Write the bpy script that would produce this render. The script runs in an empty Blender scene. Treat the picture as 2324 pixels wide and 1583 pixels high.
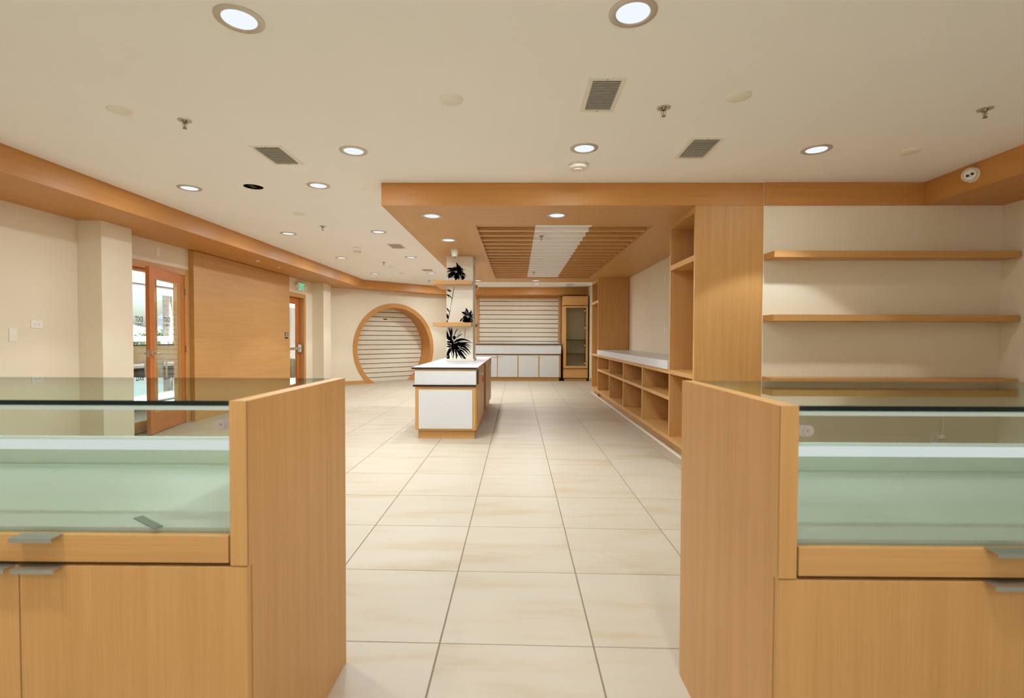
import bpy, bmesh, math, random
from math import radians, sin, cos, pi, sqrt, atan2
from mathutils import Vector, Matrix

random.seed(7)
C = bpy.context.scene.collection
SC = bpy.context.scene

# ------------------------------------------------------------------ camera, world, exposure
cam = bpy.data.cameras.new('camera')
cam.sensor_fit = 'HORIZONTAL'
cam.sensor_width = 36.0
cam.lens = 1135.0 / 2324.0 * 36.0
cam.clip_start = 0.05
cam.clip_end = 2000
cam.dof.use_dof = True
cam.dof.focus_distance = 6.0
cam.dof.aperture_fstop = 3.5
cam_o = bpy.data.objects.new('camera', cam)
C.objects.link(cam_o)
cam_o.matrix_world = (Matrix.Translation((0, 0, 1.21)) @ Matrix.Rotation(radians(0.606), 4, 'Z')
                      @ Matrix.Rotation(pi / 2 - radians(1.287), 4, 'X') @ Matrix.Rotation(0.003, 4, 'Z'))
SC.camera = cam_o

w = bpy.data.worlds.new('sky')
SC.world = w
w.use_nodes = True
nt = w.node_tree
bg = nt.nodes['Background']
sky = nt.nodes.new('ShaderNodeTexSky')
sky.sky_type = 'NISHITA'
sky.sun_disc = False
sky.sun_elevation = radians(48)
sky.sun_rotation = radians(140)
sky.air_density = 1.0
sky.dust_density = 3.0
nt.links.new(sky.outputs[0], bg.inputs[0])
bg.inputs[1].default_value = 0.30
sun = bpy.data.lights.new('sun', 'SUN')  # added so its bounce off the paving brightens the ceiling
sun.energy = 22.0
sun.angle = radians(0.6)
sun.color = (1.0, 0.96, 0.90)
sun_o = bpy.data.objects.new('sun', sun)
C.objects.link(sun_o)
sun_o.location = (20, 30, 40)
sun_o.rotation_euler = (Vector((-0.42, -0.42, -0.80))).to_track_quat('-Z', 'Y').to_euler()

SC.view_settings.view_transform = 'Standard'
SC.view_settings.look = 'None'
SC.view_settings.exposure = 0.32
SC.view_settings.gamma = 1.0
SC.view_settings.use_curve_mapping = False
SC.cycles.use_denoising = True
SC.cycles.max_bounces = 14
SC.cycles.diffuse_bounces = 8
SC.cycles.glossy_bounces = 6
SC.cycles.transparent_max_bounces = 24
SC.cycles.sample_clamp_indirect = 6.0
SC.cycles.caustics_reflective = False
SC.cycles.caustics_refractive = False

LAMP_W = 41.0
LAMP_COL = (0.93, 1.0, 1.07)
WIDE_W = 8.4


# ------------------------------------------------------------------ materials
def new_mat(name):
    m = bpy.data.materials.new(name)
    m.use_nodes = True
    return m, m.node_tree, m.node_tree.nodes['Principled BSDF']


def plain(name, col, rough=0.5, metal=0.0, spec=0.5, noise=0.0, nscale=6.0):
    m, t, b = new_mat(name)
    b.inputs['Base Color'].default_value = (*col, 1)
    b.inputs['Roughness'].default_value = rough
    b.inputs['Metallic'].default_value = metal
    b.inputs['Specular IOR Level'].default_value = spec
    if noise > 0:
        tc = t.nodes.new('ShaderNodeTexCoord')
        n = t.nodes.new('ShaderNodeTexNoise')
        n.inputs['Scale'].default_value = nscale
        n.inputs['Detail'].default_value = 4
        r = t.nodes.new('ShaderNodeValToRGB')
        r.color_ramp.elements[0].position = 0.3
        r.color_ramp.elements[1].position = 0.7
        r.color_ramp.elements[0].color = (*[c * (1 - noise) for c in col], 1)
        r.color_ramp.elements[1].color = (*[min(1, c * (1 + noise)) for c in col], 1)
        t.links.new(tc.outputs['Object'], n.inputs['Vector'])
        t.links.new(n.outputs['Fac'], r.inputs['Fac'])
        t.links.new(r.outputs['Color'], b.inputs['Base Color'])
    return m


def wood(name, axis, dark, light, rough=0.42, tight=26.0):
    """straight-grained veneer, the grain running along the given axis"""
    m, t, b = new_mat(name)
    tc = t.nodes.new('ShaderNodeTexCoord')
    oi = t.nodes.new('ShaderNodeObjectInfo')
    off = t.nodes.new('ShaderNodeVectorMath')
    off.operation = 'MULTIPLY_ADD'
    off.inputs[1].default_value = (7.3, 5.1, 3.7)
    t.links.new(oi.outputs['Random'], off.inputs[0])
    t.links.new(tc.outputs['Object'], off.inputs[2])

    def stretched(k_along, k_across, detail):
        mp = t.nodes.new('ShaderNodeMapping')
        s = [k_across] * 3
        s[axis] = k_along
        mp.inputs['Scale'].default_value = s
        n = t.nodes.new('ShaderNodeTexNoise')
        n.inputs['Scale'].default_value = 1.0
        n.inputs['Detail'].default_value = detail
        n.inputs['Roughness'].default_value = 0.6
        t.links.new(off.outputs[0], mp.inputs['Vector'])
        t.links.new(mp.outputs['Vector'], n.inputs['Vector'])
        return n
    a = stretched(0.9, tight, 4)
    c = stretched(3.0, tight * 9, 2)
    mix = t.nodes.new('ShaderNodeMath')
    mix.operation = 'MULTIPLY_ADD'
    mix.inputs[1].default_value = 0.45
    t.links.new(c.outputs['Fac'], mix.inputs[0])
    sc_ = t.nodes.new('ShaderNodeMath')
    sc_.operation = 'MULTIPLY'
    sc_.inputs[1].default_value = 0.6
    t.links.new(a.outputs['Fac'], sc_.inputs[0])
    t.links.new(sc_.outputs[0], mix.inputs[2])
    r = t.nodes.new('ShaderNodeValToRGB')
    r.color_ramp.elements[0].position = 0.36
    r.color_ramp.elements[1].position = 0.68
    r.color_ramp.elements[0].color = (*dark, 1)
    r.color_ramp.elements[1].color = (*light, 1)
    t.links.new(mix.outputs[0], r.inputs['Fac'])
    t.links.new(r.outputs['Color'], b.inputs['Base Color'])
    b.inputs['Roughness'].default_value = rough
    b.inputs['Specular IOR Level'].default_value = 0.35
    return m


WD, WL = (0.50, 0.262, 0.082), (0.585, 0.322, 0.112)
WX = wood('oak veneer along x', 0, WD, WL)
WY = wood('oak veneer along y', 1, WD, WL)
WZ = wood('oak veneer along z', 2, WD, WL)
FD, FL = (0.49, 0.222, 0.056), (0.575, 0.272, 0.078)
FX = wood('deep oak veneer along x', 0, FD, FL)
FY = wood('deep oak veneer along y', 1, FD, FL)
OZ = wood('orange fir along z', 2, (0.42, 0.12, 0.022), (0.60, 0.19, 0.04), 0.35, 30)
OX = wood('orange fir along x', 0, (0.42, 0.12, 0.022), (0.60, 0.19, 0.04), 0.35, 30)
PAINT = plain('cream wall paint', (0.755, 0.68, 0.525), 0.7, spec=0.2, noise=0.012, nscale=2.0)
CEIL = plain('ceiling paint', (0.89, 0.885, 0.865), 0.8, spec=0.1, noise=0.01, nscale=1.5)
COVER = plain('cream cover plate', (0.80, 0.77, 0.67), 0.5)
PLATE = plain('white plastic plate', (0.80, 0.76, 0.68), 0.4)
WHITE = plain('white laminate', (0.61, 0.615, 0.605), 0.3, noise=0.008)
WHITE_SLAT = plain('cream slat', (0.76, 0.69, 0.55), 0.45, noise=0.01)
BLACK = plain('black edge', (0.012, 0.011, 0.012), 0.35)
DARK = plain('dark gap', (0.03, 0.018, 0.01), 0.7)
GROOVE = plain('dark groove', (0.02, 0.014, 0.016), 0.6)
METAL = plain('brushed steel', (0.62, 0.60, 0.57), 0.3, metal=1.0)
HANDLE = plain('satin aluminium', (0.50, 0.53, 0.50), 0.38, metal=0.9)
BRONZE = plain('dull bronze', (0.30, 0.25, 0.18), 0.35, metal=0.9)
NICKEL = plain('satin nickel ring', (0.56, 0.50, 0.42), 0.4, metal=0.5)
GROUT = plain('grout', (0.20, 0.15, 0.10), 0.9)
RED = plain('red plastic', (0.60, 0.01, 0.01), 0.35)
GREY = plain('grey cloth tape', (0.19, 0.22, 0.17), 0.7, noise=0.08, nscale=60)
RAIL = plain('white rail', (0.92, 0.92, 0.92), 0.35)
DECK_LIFTED = plain('lightened deck laminate', (0.72, 0.74, 0.63), 0.3)  # deck colour lightened to offset the shade on the back rail
DECK = plain('pale green grey laminate', (0.52, 0.535, 0.45), 0.3, noise=0.015, nscale=9)
CLAMP = plain('satin clamp metal', (0.40, 0.345, 0.29), 0.5, metal=0.35)
EDGE = plain('dark glass edge', (0.003, 0.012, 0.012), 0.08)
PRINT_SHADE = plain('black ink and can shade', (0.008, 0.007, 0.007), 1.0, spec=0.0)  # palm print, and the shade inside the empty ceiling can
INK = plain('grey green ink', (0.10, 0.15, 0.13), 0.6)
TRUNK = plain('palm bark', (0.36, 0.34, 0.31), 0.9, noise=0.15, nscale=14)
LEAF = plain('leaf green', (0.13, 0.21, 0.10), 0.6, noise=0.3, nscale=9)
HILL = plain('hazy mountain', (0.135, 0.165, 0.19), 1.0, spec=0.0, noise=0.08, nscale=0.02)  # distance haze is put into this base colour
VALLEY = plain('hazy valley green', (0.06, 0.085, 0.06), 1.0, spec=0.0, noise=0.1, nscale=0.05)  # haze mixed into the base green
TERR = plain('terrace paving', (0.62, 0.60, 0.56), 0.7, noise=0.06)
EXTW = plain('white stucco', (0.82, 0.82, 0.80), 0.8)
CUSH = plain('grey green cushion', (0.36, 0.37, 0.30), 0.8)
DUCT_SHADE = plain('grey duct', (0.20, 0.19, 0.155), 0.8)  # grey put in for the shade behind the louvres
CHARCOAL = plain('charcoal bench', (0.09, 0.08, 0.08), 0.6)  # dark body colour of the terrace bench


def wicker():
    m, t, b = new_mat('woven wicker')
    tc = t.nodes.new('ShaderNodeTexCoord')
    br = t.nodes.new('ShaderNodeTexBrick')
    mp = t.nodes.new('ShaderNodeMapping')
    mp.inputs['Rotation'].default_value = (0, radians(90), radians(90))
    br.inputs['Scale'].default_value = 18
    br.inputs['Color1'].default_value = (0.62, 0.50, 0.30, 1)
    br.inputs['Color2'].default_value = (0.54, 0.42, 0.24, 1)
    br.inputs['Mortar'].default_value = (0.36, 0.27, 0.15, 1)
    t.links.new(tc.outputs['Object'], mp.inputs['Vector'])
    t.links.new(mp.outputs['Vector'], br.inputs['Vector'])
    t.links.new(br.outputs['Color'], b.inputs['Base Color'])
    b.inputs['Roughness'].default_value = 0.7
    return m


WICKER = wicker()


def tile_mat():
    m, t, b = new_mat('beige porcelain tile')
    g = t.nodes.new('ShaderNodeNewGeometry')
    oi = t.nodes.new('ShaderNodeObjectInfo')
    off = t.nodes.new('ShaderNodeVectorMath')
    off.operation = 'MULTIPLY_ADD'
    off.inputs[1].default_value = (9.0, 13.0, 4.0)
    t.links.new(oi.outputs['Random'], off.inputs[0])
    t.links.new(g.outputs['Position'], off.inputs[2])
    mp = t.nodes.new('ShaderNodeMapping')
    mp.inputs['Scale'].default_value = (1.5, 6.5, 1)
    n = t.nodes.new('ShaderNodeTexNoise')
    n.inputs['Scale'].default_value = 1.0
    n.inputs['Detail'].default_value = 6
    n.inputs['Roughness'].default_value = 0.55
    t.links.new(off.outputs[0], mp.inputs['Vector'])
    t.links.new(mp.outputs['Vector'], n.inputs['Vector'])
    r = t.nodes.new('ShaderNodeValToRGB')
    e = r.color_ramp.elements
    e[0].position, e[0].color = 0.34, (0.405, 0.318, 0.205, 1)
    e[1].position, e[1].color = 0.58, (0.440, 0.383, 0.290, 1)
    x = e.new(0.46)
    x.color = (0.43, 0.367, 0.265, 1)
    t.links.new(n.outputs['Fac'], r.inputs['Fac'])
    t.links.new(r.outputs['Color'], b.inputs['Base Color'])
    b.inputs['Roughness'].default_value = 0.42
    b.inputs['Specular IOR Level'].default_value = 0.4
    return m


TILE = tile_mat()


def glass(name, tint, ior=1.5, rough=0.0):
    """thin sheet glass: each face passes a tinted share of the light and mirrors the Fresnel share"""
    m = bpy.data.materials.new(name)
    m.use_nodes = True
    t = m.node_tree
    t.nodes.clear()
    out = t.nodes.new('ShaderNodeOutputMaterial')
    tr = t.nodes.new('ShaderNodeBsdfTransparent')
    tr.inputs['Color'].default_value = (*tint, 1)
    gl = t.nodes.new('ShaderNodeBsdfGlossy')
    gl.inputs['Roughness'].default_value = rough
    gl.inputs['Color'].default_value = (*[0.35 + 0.65 * c for c in tint], 1)
    fr = t.nodes.new('ShaderNodeFresnel')
    # the sheet does not bend the light, so both of its faces use the outside Fresnel curve
    geo = t.nodes.new('ShaderNodeNewGeometry')
    io = t.nodes.new('ShaderNodeMix')
    io.data_type = 'FLOAT'
    io.inputs[2].default_value = ior
    io.inputs[3].default_value = 1.0 / ior
    t.links.new(geo.outputs['Backfacing'], io.inputs[0])
    t.links.new(io.outputs[0], fr.inputs['IOR'])
    mx = t.nodes.new('ShaderNodeMixShader')
    t.links.new(fr.outputs[0], mx.inputs['Fac'])
    t.links.new(tr.outputs[0], mx.inputs[1])
    t.links.new(gl.outputs[0], mx.inputs[2])
    t.links.new(mx.outputs[0], out.inputs['Surface'])
    return m


GLASS_GREEN = glass('greenish counter glass', (0.925, 0.955, 0.93))
GLASS_TOP = glass('greenish counter top glass', (0.82, 0.91, 0.855))
GLASS_BACK = glass('pale green back glass', (0.94, 0.965, 0.945))
GLASS_CLEAR = glass('clear door glass', (0.96, 0.98, 0.97))
GLASS_CAB = glass('cabinet glass', (0.95, 0.97, 0.94))


def emit(name, col, strength):
    m = bpy.data.materials.new(name)
    m.use_nodes = True
    t = m.node_tree
    t.nodes.clear()
    out = t.nodes.new('ShaderNodeOutputMaterial')
    em = t.nodes.new('ShaderNodeEmission')
    em.inputs[0].default_value = (*col, 1)
    em.inputs[1].default_value = strength
    t.links.new(em.outputs[0], out.inputs[0])
    return m


LENS = emit('lit lamp lens', (0.86, 0.92, 0.97), 0.82)
STRIP = emit('lit white strip', (0.86, 0.90, 0.90), 0.72)
EXITG = emit('lit green letters', (0.10, 0.72, 0.36), 0.8)
LEDDOT = emit('green indicator', (0.7, 1.0, 0.9), 1.0)


def pillar_paper():
    m, t, b = new_mat('printed paper with fine wave lines')
    tc = t.nodes.new('ShaderNodeTexCoord')
    mp = t.nodes.new('ShaderNodeMapping')
    wv = t.nodes.new('ShaderNodeTexWave')
    wv.wave_type = 'BANDS'
    wv.bands_direction = 'Z'
    wv.inputs['Scale'].default_value = 13
    wv.inputs['Distortion'].default_value = 7
    wv.inputs['Detail'].default_value = 0
    wv.inputs['Detail Scale'].default_value = 0.25
    r = t.nodes.new('ShaderNodeValToRGB')
    r.color_ramp.elements[0].position = 0.0
    r.color_ramp.elements[1].position = 0.35
    r.color_ramp.elements[0].color = (0.69, 0.625, 0.50, 1)
    r.color_ramp.elements[1].color = (0.78, 0.735, 0.63, 1)
    t.links.new(tc.outputs['Object'], mp.inputs['Vector'])
    t.links.new(mp.outputs['Vector'], wv.inputs['Vector'])
    t.links.new(wv.outputs['Fac'], r.inputs['Fac'])
    t.links.new(r.outputs['Color'], b.inputs['Base Color'])
    b.inputs['Roughness'].default_value = 0.6
    return m


PAPER = pillar_paper()


# ------------------------------------------------------------------ geometry helpers
class G:
    def __init__(self):
        self.bm = bmesh.new()

    def box(self, x0, x1, y0, y1, z0, z1, mi=0):
        if x0 > x1: x0, x1 = x1, x0
        if y0 > y1: y0, y1 = y1, y0
        if z0 > z1: z0, z1 = z1, z0
        v = [self.bm.verts.new(p) for p in ((x0, y0, z0), (x1, y0, z0), (x1, y1, z0), (x0, y1, z0),
                                            (x0, y0, z1), (x1, y0, z1), (x1, y1, z1), (x0, y1, z1))]
        for f in ((3, 2, 1, 0), (4, 5, 6, 7), (0, 1, 5, 4), (1, 2, 6, 5), (2, 3, 7, 6), (3, 0, 4, 7)):
            self.bm.faces.new([v[i] for i in f]).material_index = mi
        return self

    def prism(self, pts, z0, z1, mi=0):
        """vertical prism on an anticlockwise outline"""
        a = [self.bm.verts.new((x, y, z0)) for x, y in pts]
        b = [self.bm.verts.new((x, y, z1)) for x, y in pts]
        n = len(pts)
        self.bm.faces.new(a[::-1]).material_index = mi
        self.bm.faces.new(b).material_index = mi
        for i in range(n):
            j = (i + 1) % n
            self.bm.faces.new((a[i], a[j], b[j], b[i])).material_index = mi
        return self

    def lathe(self, prof, c=(0, 0, 0), axis='z', n=28, mi=0, caps=True):
        """profile of (radius, height) turned about an axis through c"""
        rings = []
        for r, h in prof:
            ring = []
            for i in range(n):
                a = 2 * pi * i / n
                p = (r * cos(a), r * sin(a), h)
                if axis == 'x': p = (p[2], p[0], p[1])
                elif axis == 'y': p = (p[1], p[2], p[0])
                ring.append(self.bm.verts.new((p[0] + c[0], p[1] + c[1], p[2] + c[2])))
            rings.append(ring)
        for a, b in zip(rings, rings[1:]):
            for i in range(n):
                j = (i + 1) % n
                self.bm.faces.new((a[i], a[j], b[j], b[i])).material_index = mi
        if caps:
            self.bm.faces.new(rings[0][::-1]).material_index = mi
            self.bm.faces.new(rings[-1]).material_index = mi
        return self

    def cyl(self, c, r, h, axis='z', n=24, mi=0):
        return self.lathe([(r, 0), (r, h)], c, axis, n, mi)

    def ring(self, r0, r1, h0, h1, c=(0, 0, 0), axis='z', n=36, mi=0):
        """closed washer"""
        self.lathe([(r0, h0), (r1, h0), (r1, h1), (r0, h1), (r0, h0)], c, axis, n, mi, caps=False)
        return self

    def tube(self, pts, r, n=8, mi=0):
        pts = [Vector(p) for p in pts]
        rings = []
        for i, p in enumerate(pts):
            d = (pts[min(i + 1, len(pts) - 1)] - pts[max(i - 1, 0)]).normalized()
            up = Vector((0, 0, 1)) if abs(d.z) < 0.9 else Vector((1, 0, 0))
            a = d.cross(up).normalized()
            b = d.cross(a)
            rings.append([self.bm.verts.new(p + a * r * cos(2 * pi * k / n) + b * r * sin(2 * pi * k / n)) for k in range(n)])
        for a, b in zip(rings, rings[1:]):
            for i in range(n):
                j = (i + 1) % n
                self.bm.faces.new((a[i], a[j], b[j], b[i])).material_index = mi
        self.bm.faces.new(rings[0][::-1])
        self.bm.faces.new(rings[-1])
        return self

    def poly(self, pts, mi=0):
        self.bm.faces.new([self.bm.verts.new(p) for p in pts]).material_index = mi
        return self

    def done(self, name, mats, parent=None, org=(0, 0, 0), bev=0.0, smooth=False, loc=None, weld=True):
        bm = self.bm
        if weld:
            bmesh.ops.remove_doubles(bm, verts=bm.verts, dist=1e-6)
        bmesh.ops.recalc_face_normals(bm, faces=bm.faces)
        if bev > 0:
            es = [e for e in bm.edges if len(e.link_faces) == 2 and e.calc_face_angle(0) > 0.5]
            bmesh.ops.bevel(bm, geom=es, offset=bev, segments=2, profile=0.5, affect='EDGES', clamp_overlap=True)
        if org != (0, 0, 0):
            bmesh.ops.translate(bm, verts=bm.verts, vec=(-org[0], -org[1], -org[2]))
        me = bpy.data.meshes.new(name)
        bm.to_mesh(me)
        bm.free()
        for m in (mats if isinstance(mats, (list, tuple)) else [mats]):
            me.materials.append(m)
        if smooth:
            for p in me.polygons:
                p.use_smooth = True
            try:
                me.set_sharp_from_angle(angle=radians(35))
            except Exception:
                pass
        o = bpy.data.objects.new(name, me)
        C.objects.link(o)
        if parent is not None:
            o.parent = parent
        elif loc is not None:
            o.location = loc
        return o


def tag(o, label, cat, group=None):
    o['label'] = label
    o['category'] = cat
    if group:
        o['group'] = group
    return o


def thing(name, label, cat, loc=(0, 0, 0), rotz=0.0, group=None):
    o = bpy.data.objects.new(name, None)
    C.objects.link(o)
    o.location = loc
    o.rotation_euler = (0, 0, rotz)
    o.empty_display_size = 0.1
    return tag(o, label, cat, group)


def structure(o):
    o['kind'] = 'structure'
    return o


def struct_empty(name, loc=(0, 0, 0), rotz=0.0):
    o = bpy.data.objects.new(name, None)
    C.objects.link(o)
    o.location = loc
    o.rotation_euler = (0, 0, rotz)
    return structure(o)


def dup(root, loc, label=None, rotz=None, group=None):
    r = root.copy()
    C.objects.link(r)
    r.location = loc
    if rotz is not None:
        r.rotation_euler = (0, 0, rotz)
    if label: r['label'] = label
    if group: r['group'] = group
    for ch in root.children:
        c = ch.copy()
        C.objects.link(c)
        c.parent = r
        for g in ch.children:
            d = g.copy()
            C.objects.link(d)
            d.parent = c
    return r


def text_geo(s, width, height, depth=0.0008):
    """letters as a mesh in the xz plane, centred, fitted to width and height"""
    cu = bpy.data.curves.new('text', 'FONT')
    cu.body = s
    cu.extrude = 0.02
    cu.offset = 0.022
    cu.resolution_u = 3
    o = bpy.data.objects.new('text', cu)
    C.objects.link(o)
    dg = bpy.context.evaluated_depsgraph_get()
    dg.update()
    me = bpy.data.meshes.new_from_object(o.evaluated_get(dg))
    bpy.data.objects.remove(o)
    bpy.data.curves.remove(cu)
    g = G()
    g.bm.from_mesh(me)
    bpy.data.meshes.remove(me)
    xs = [v.co.x for v in g.bm.verts]
    ys = [v.co.y for v in g.bm.verts]
    x0, x1, y0, y1 = min(xs), max(xs), min(ys), max(ys)
    for v in g.bm.verts:
        x, y, z = v.co
        v.co = ((x - (x0 + x1) / 2) / (x1 - x0) * width, -z / 0.02 * depth / 2, (y - (y0 + y1) / 2) / (y1 - y0) * height)
    return g


def holed_wall(name, us, zs, holes, thick, place, mat):
    """wall in a (u, z) grid with rectangular openings; place(u, d, z) gives the point, d = depth away from the room"""
    g = G()
    us = sorted(set(us))
    zs = sorted(set(zs))

    def solid(i, j):
        if i < 0 or j < 0 or i >= len(us) - 1 or j >= len(zs) - 1:
            return False
        cu_, cz_ = (us[i] + us[i + 1]) / 2, (zs[j] + zs[j + 1]) / 2
        return not any(a < cu_ < b and c < cz_ < d for a, b, c, d in holes)
    for i in range(len(us) - 1):
        for j in range(len(zs) - 1):
            if not solid(i, j):
                continue
            a, b, c, d = us[i], us[i + 1], zs[j], zs[j + 1]
            g.poly([place(a, 0, c), place(b, 0, c), place(b, 0, d), place(a, 0, d)])
            g.poly([place(a, thick, c), place(a, thick, d), place(b, thick, d), place(b, thick, c)])
            if not solid(i - 1, j): g.poly([place(a, 0, c), place(a, 0, d), place(a, thick, d), place(a, thick, c)])
            if not solid(i + 1, j): g.poly([place(b, 0, c), place(b, 0, d), place(b, thick, d), place(b, thick, c)])
            if not solid(i, j - 1): g.poly([place(a, 0, c), place(b, 0, c), place(b, thick, c), place(a, thick, c)])
            if not solid(i, j + 1): g.poly([place(a, 0, d), place(b, 0, d), place(b, thick, d), place(a, thick, d)])
    return structure(g.done(name, mat))


# ------------------------------------------------------------------ dimensions
ZC, ZS = 2.655, 2.445          # ceiling, underside of the wooden bulkheads
XL, XR = -4.69, 4.48           # side walls
YB, YF = -3.0, 14.95           # wall behind the camera, far wall
XU, XBK = 1.655, 2.285         # shelving front, its back
YC = 4.70                      # front of canopy and shelving wall
TH = 0.16

# ------------------------------------------------------------------ floor and its tiles
fl = structure(G().box(XL - 0.1, XR + 0.1, YB - 0.1, YF + 0.6, -0.16, -0.003).done('floor', GROUT))
PX, PY, SK = 0.607, 0.6125, 0.022


def tile_geo(g, cx, cy):
    hx, hy, c = PX / 2 - 0.0025, PY / 2 - 0.0016, 0.0012
    lo, hi = [], []
    for sx, sy in ((-1, -1), (1, -1), (1, 1), (-1, 1)):
        x, y = sx * hx, sy * hy
        lo.append(g.bm.verts.new((cx + x, cy + y - SK * x, -0.003)))
        x, y = sx * (hx - c), sy * (hy - c)
        hi.append(g.bm.verts.new((cx + x, cy + y - SK * x, 0.0)))
    g.bm.faces.new(hi)
    for i in range(4):
        j = (i + 1) % 4
        g.bm.faces.new((lo[i], lo[j], hi[j], hi[i]))


cells = []
for i in range(-8, 9):
    for j in range(-9, 24):
        cx = i * PX
        cy = 1.945 + PY / 2 + j * PY - SK * cx
        if cx - 0.3 > XR or cx + 0.3 < XL or cy < YB - 0.3 or cy > YF + 0.7:
            continue
        size = 0.0
        if cy > 1.1 and abs(cx) < cy * 1.02 + 0.5:
            if not (cy < 2.0 and abs(cx) > 0.95) and not (cx > 1.95 and cy > 4.9) and not (cx < -2.5 and 2.2 < cy < 0.9 * abs(cx)):
                size = 1.0 / cy ** 3
        cells.append((size, cx, cy))
cells.sort(reverse=True)
tg = G()
tile_geo(tg, 0, 0)
first = tg.done('tile', TILE, fl)
rest = G()
n_t = 0
for size, cx, cy in cells:
    if size > 0 and n_t < 298:
        t = first if n_t == 0 else first.copy()
        if n_t:
            C.objects.link(t)
        t.location = (cx, cy, 0)
        n_t += 1
    else:
        tile_geo(rest, cx, cy)
ft = rest.done('floor_tiles', TILE, fl)
ft['kind'] = 'stuff'

# ------------------------------------------------------------------ ceiling, walls
structure(G().box(XL - 0.3, XR + 0.3, YB - 0.3, YF + 0.9, ZC, ZC + 0.1).done('ceiling', CEIL))
D1 = (5.78, 7.01, 0.0, 2.075)      # opening of the glass doors
D2 = (9.90, 10.93, 0.0, 2.06)      # opening of the exit door
wl = holed_wall('wall_left', [YB - 0.15, D1[0], D1[1], D2[0], D2[1], 13.0], [-0.1, 0.0, D1[3], D2[3], ZC], [D1, D2], TH,
                lambda u, d, z: (XL - d, u, z), PAINT)
for y0, y1 in ((5.298, 5.724), (11.40, 11.85)):
    G().box(XL, -4.43, y0, y1, 0, ZS).done('pilaster', PAINT, wl, bev=0.003)
structure(G().box(XR, XR + TH, YB - 0.15, YC + 0.1, -0.1, ZC).done('wall_right', PAINT))
structure(G().box(XBK, XR + TH, YC, YC + TH, -0.1, ZC).done('wall_alcove', PAINT))
structure(G().box(XBK + 0.01, XBK + 0.01 + TH, YC + TH, YF + TH, -0.1, ZC).done('wall_inner', PAINT))
WB = (-3.0, 3.0, 0.05, 2.40)  # unseen storefront glazing, added to bring in daylight for brightness
holed_wall('wall_back', [XL - TH, WB[0], WB[1], XR + TH], [-0.1, WB[2], WB[3], ZC], [WB], TH, lambda u, d, z: (u, YB - d, z), PAINT)
w1 = struct_empty('added_window_1', ((WB[0] + WB[1]) / 2, YB, WB[2]))
ORG = ((WB[0] + WB[1]) / 2, YB, WB[2])
for k in range(6):
    x = WB[0] + (WB[1] - WB[0] - .06) * k / 5
    G().box(x, x + .06, YB - .10, YB - .04, WB[2], WB[3]).done('mullion', WZ, w1, ORG)
for z in (WB[2], WB[3] - .06):
    G().box(WB[0] + .06, WB[1] - .06, YB - .10, YB - .04, z, z + .06).done('rail', WX, w1, ORG)
for k in range(5):
    x = WB[0] + (WB[1] - WB[0] - .06) * k / 5
    G().box(x + .06, x + (WB[1] - WB[0] - .06) / 5, YB - .073, YB - .067, WB[2] + .06, WB[3] - .06).done('pane', GLASS_CLEAR, w1, ORG)
wf = structure(G().box(-2.3, XBK + 0.2, YF, YF + TH, -0.1, ZC).done('wall_far', PAINT))
G().box(2.02, XBK + 0.01, 13.95, YF, 0, ZC - .002).done('wall_return', PAINT, wf)
structure(G().box(2.02, XBK + 0.01, 13.935, 13.95, 0.0, 0.09).done('baseboard_far', WX))

# angled wall with the round opening
AX, AY = -4.69, 12.35
BX, BY = -2.12, 14.75
AW = atan2(BY - AY, BX - AX)
ux, uy = cos(AW), sin(AW)
CU = (-3.327 - AX) * ux + (13.62 - AY) * uy     # distance of the circle's centre along the wall
CZ, RO, RI = 0.91, 1.22, 1.105
LW = sqrt((BX - AX) ** 2 + (BY - AY) ** 2)
g = G()
us = [-0.4, CU - RO] + [CU + RO * -cos(pi * k / 44) for k in range(1, 44)] + [CU + RO, LW + 0.15]
RH = RO - 0.03
for a, b in zip(us, us[1:]):
    ha = sqrt(max(0, RH * RH - (a - CU) ** 2))
    hb = sqrt(max(0, RH * RH - (b - CU) ** 2))
    if abs((a + b) / 2 - CU) >= RH:
        g.poly([(a, 0, -0.1), (b, 0, -0.1), (b, 0, ZC), (a, 0, ZC)])
    else:
        g.poly([(a, 0, CZ + ha), (b, 0, CZ + hb), (b, 0, ZC), (a, 0, ZC)])
        if CZ - max(ha, hb) > 0:
            g.poly([(a, 0, -0.1), (b, 0, -0.1), (b, 0, CZ - hb), (a, 0, CZ - ha)])
wc = structure(g.done('wall_corner', PAINT, loc=(AX, AY, 0)))
wc.rotation_euler = (0, 0, AW)
bb = G().box(-0.1, CU - 0.82, -0.014, 0.0, 0, 0.09).done('baseboard_corner', WX, loc=(AX, AY, 0))
structure(bb).rotation_euler = (0, 0, AW)

# ------------------------------------------------------------------ wooden bulkheads under the ceiling
ZT = ZC - 0.001
t1 = structure(G().prism([(XL, YB), (-3.87, YB), (-3.87, 12.55), (XL, 12.40)], ZS, ZT).done('trim_1', FY))
t2 = G()
cor = [(-3.87, 12.55), (-2.02, 14.33), (-2.02, 14.84), (XL + 0.02, 12.40)]
inv = Matrix.Rotation(-AW, 4, 'Z') @ Matrix.Translation((-AX, -AY, 0))
t2.prism([tuple((inv @ Vector((x, y, 0)))[:2]) for x, y in cor], ZS, ZT)
o = structure(t2.done('trim_2', FX, loc=(AX, AY, 0)))
o.rotation_euler = (0, 0, AW)
structure(G().box(-2.02, XBK, 14.34, YF, ZS, ZT).done('trim_3', FX))
structure(G().box(3.75, XR, YB, YC, ZS, ZT).done('trim_4', FY))
structure(G().box(XBK + 0.004, 3.75, YC - 0.014, YC, ZS, ZT).done('trim_5', FX))

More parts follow.
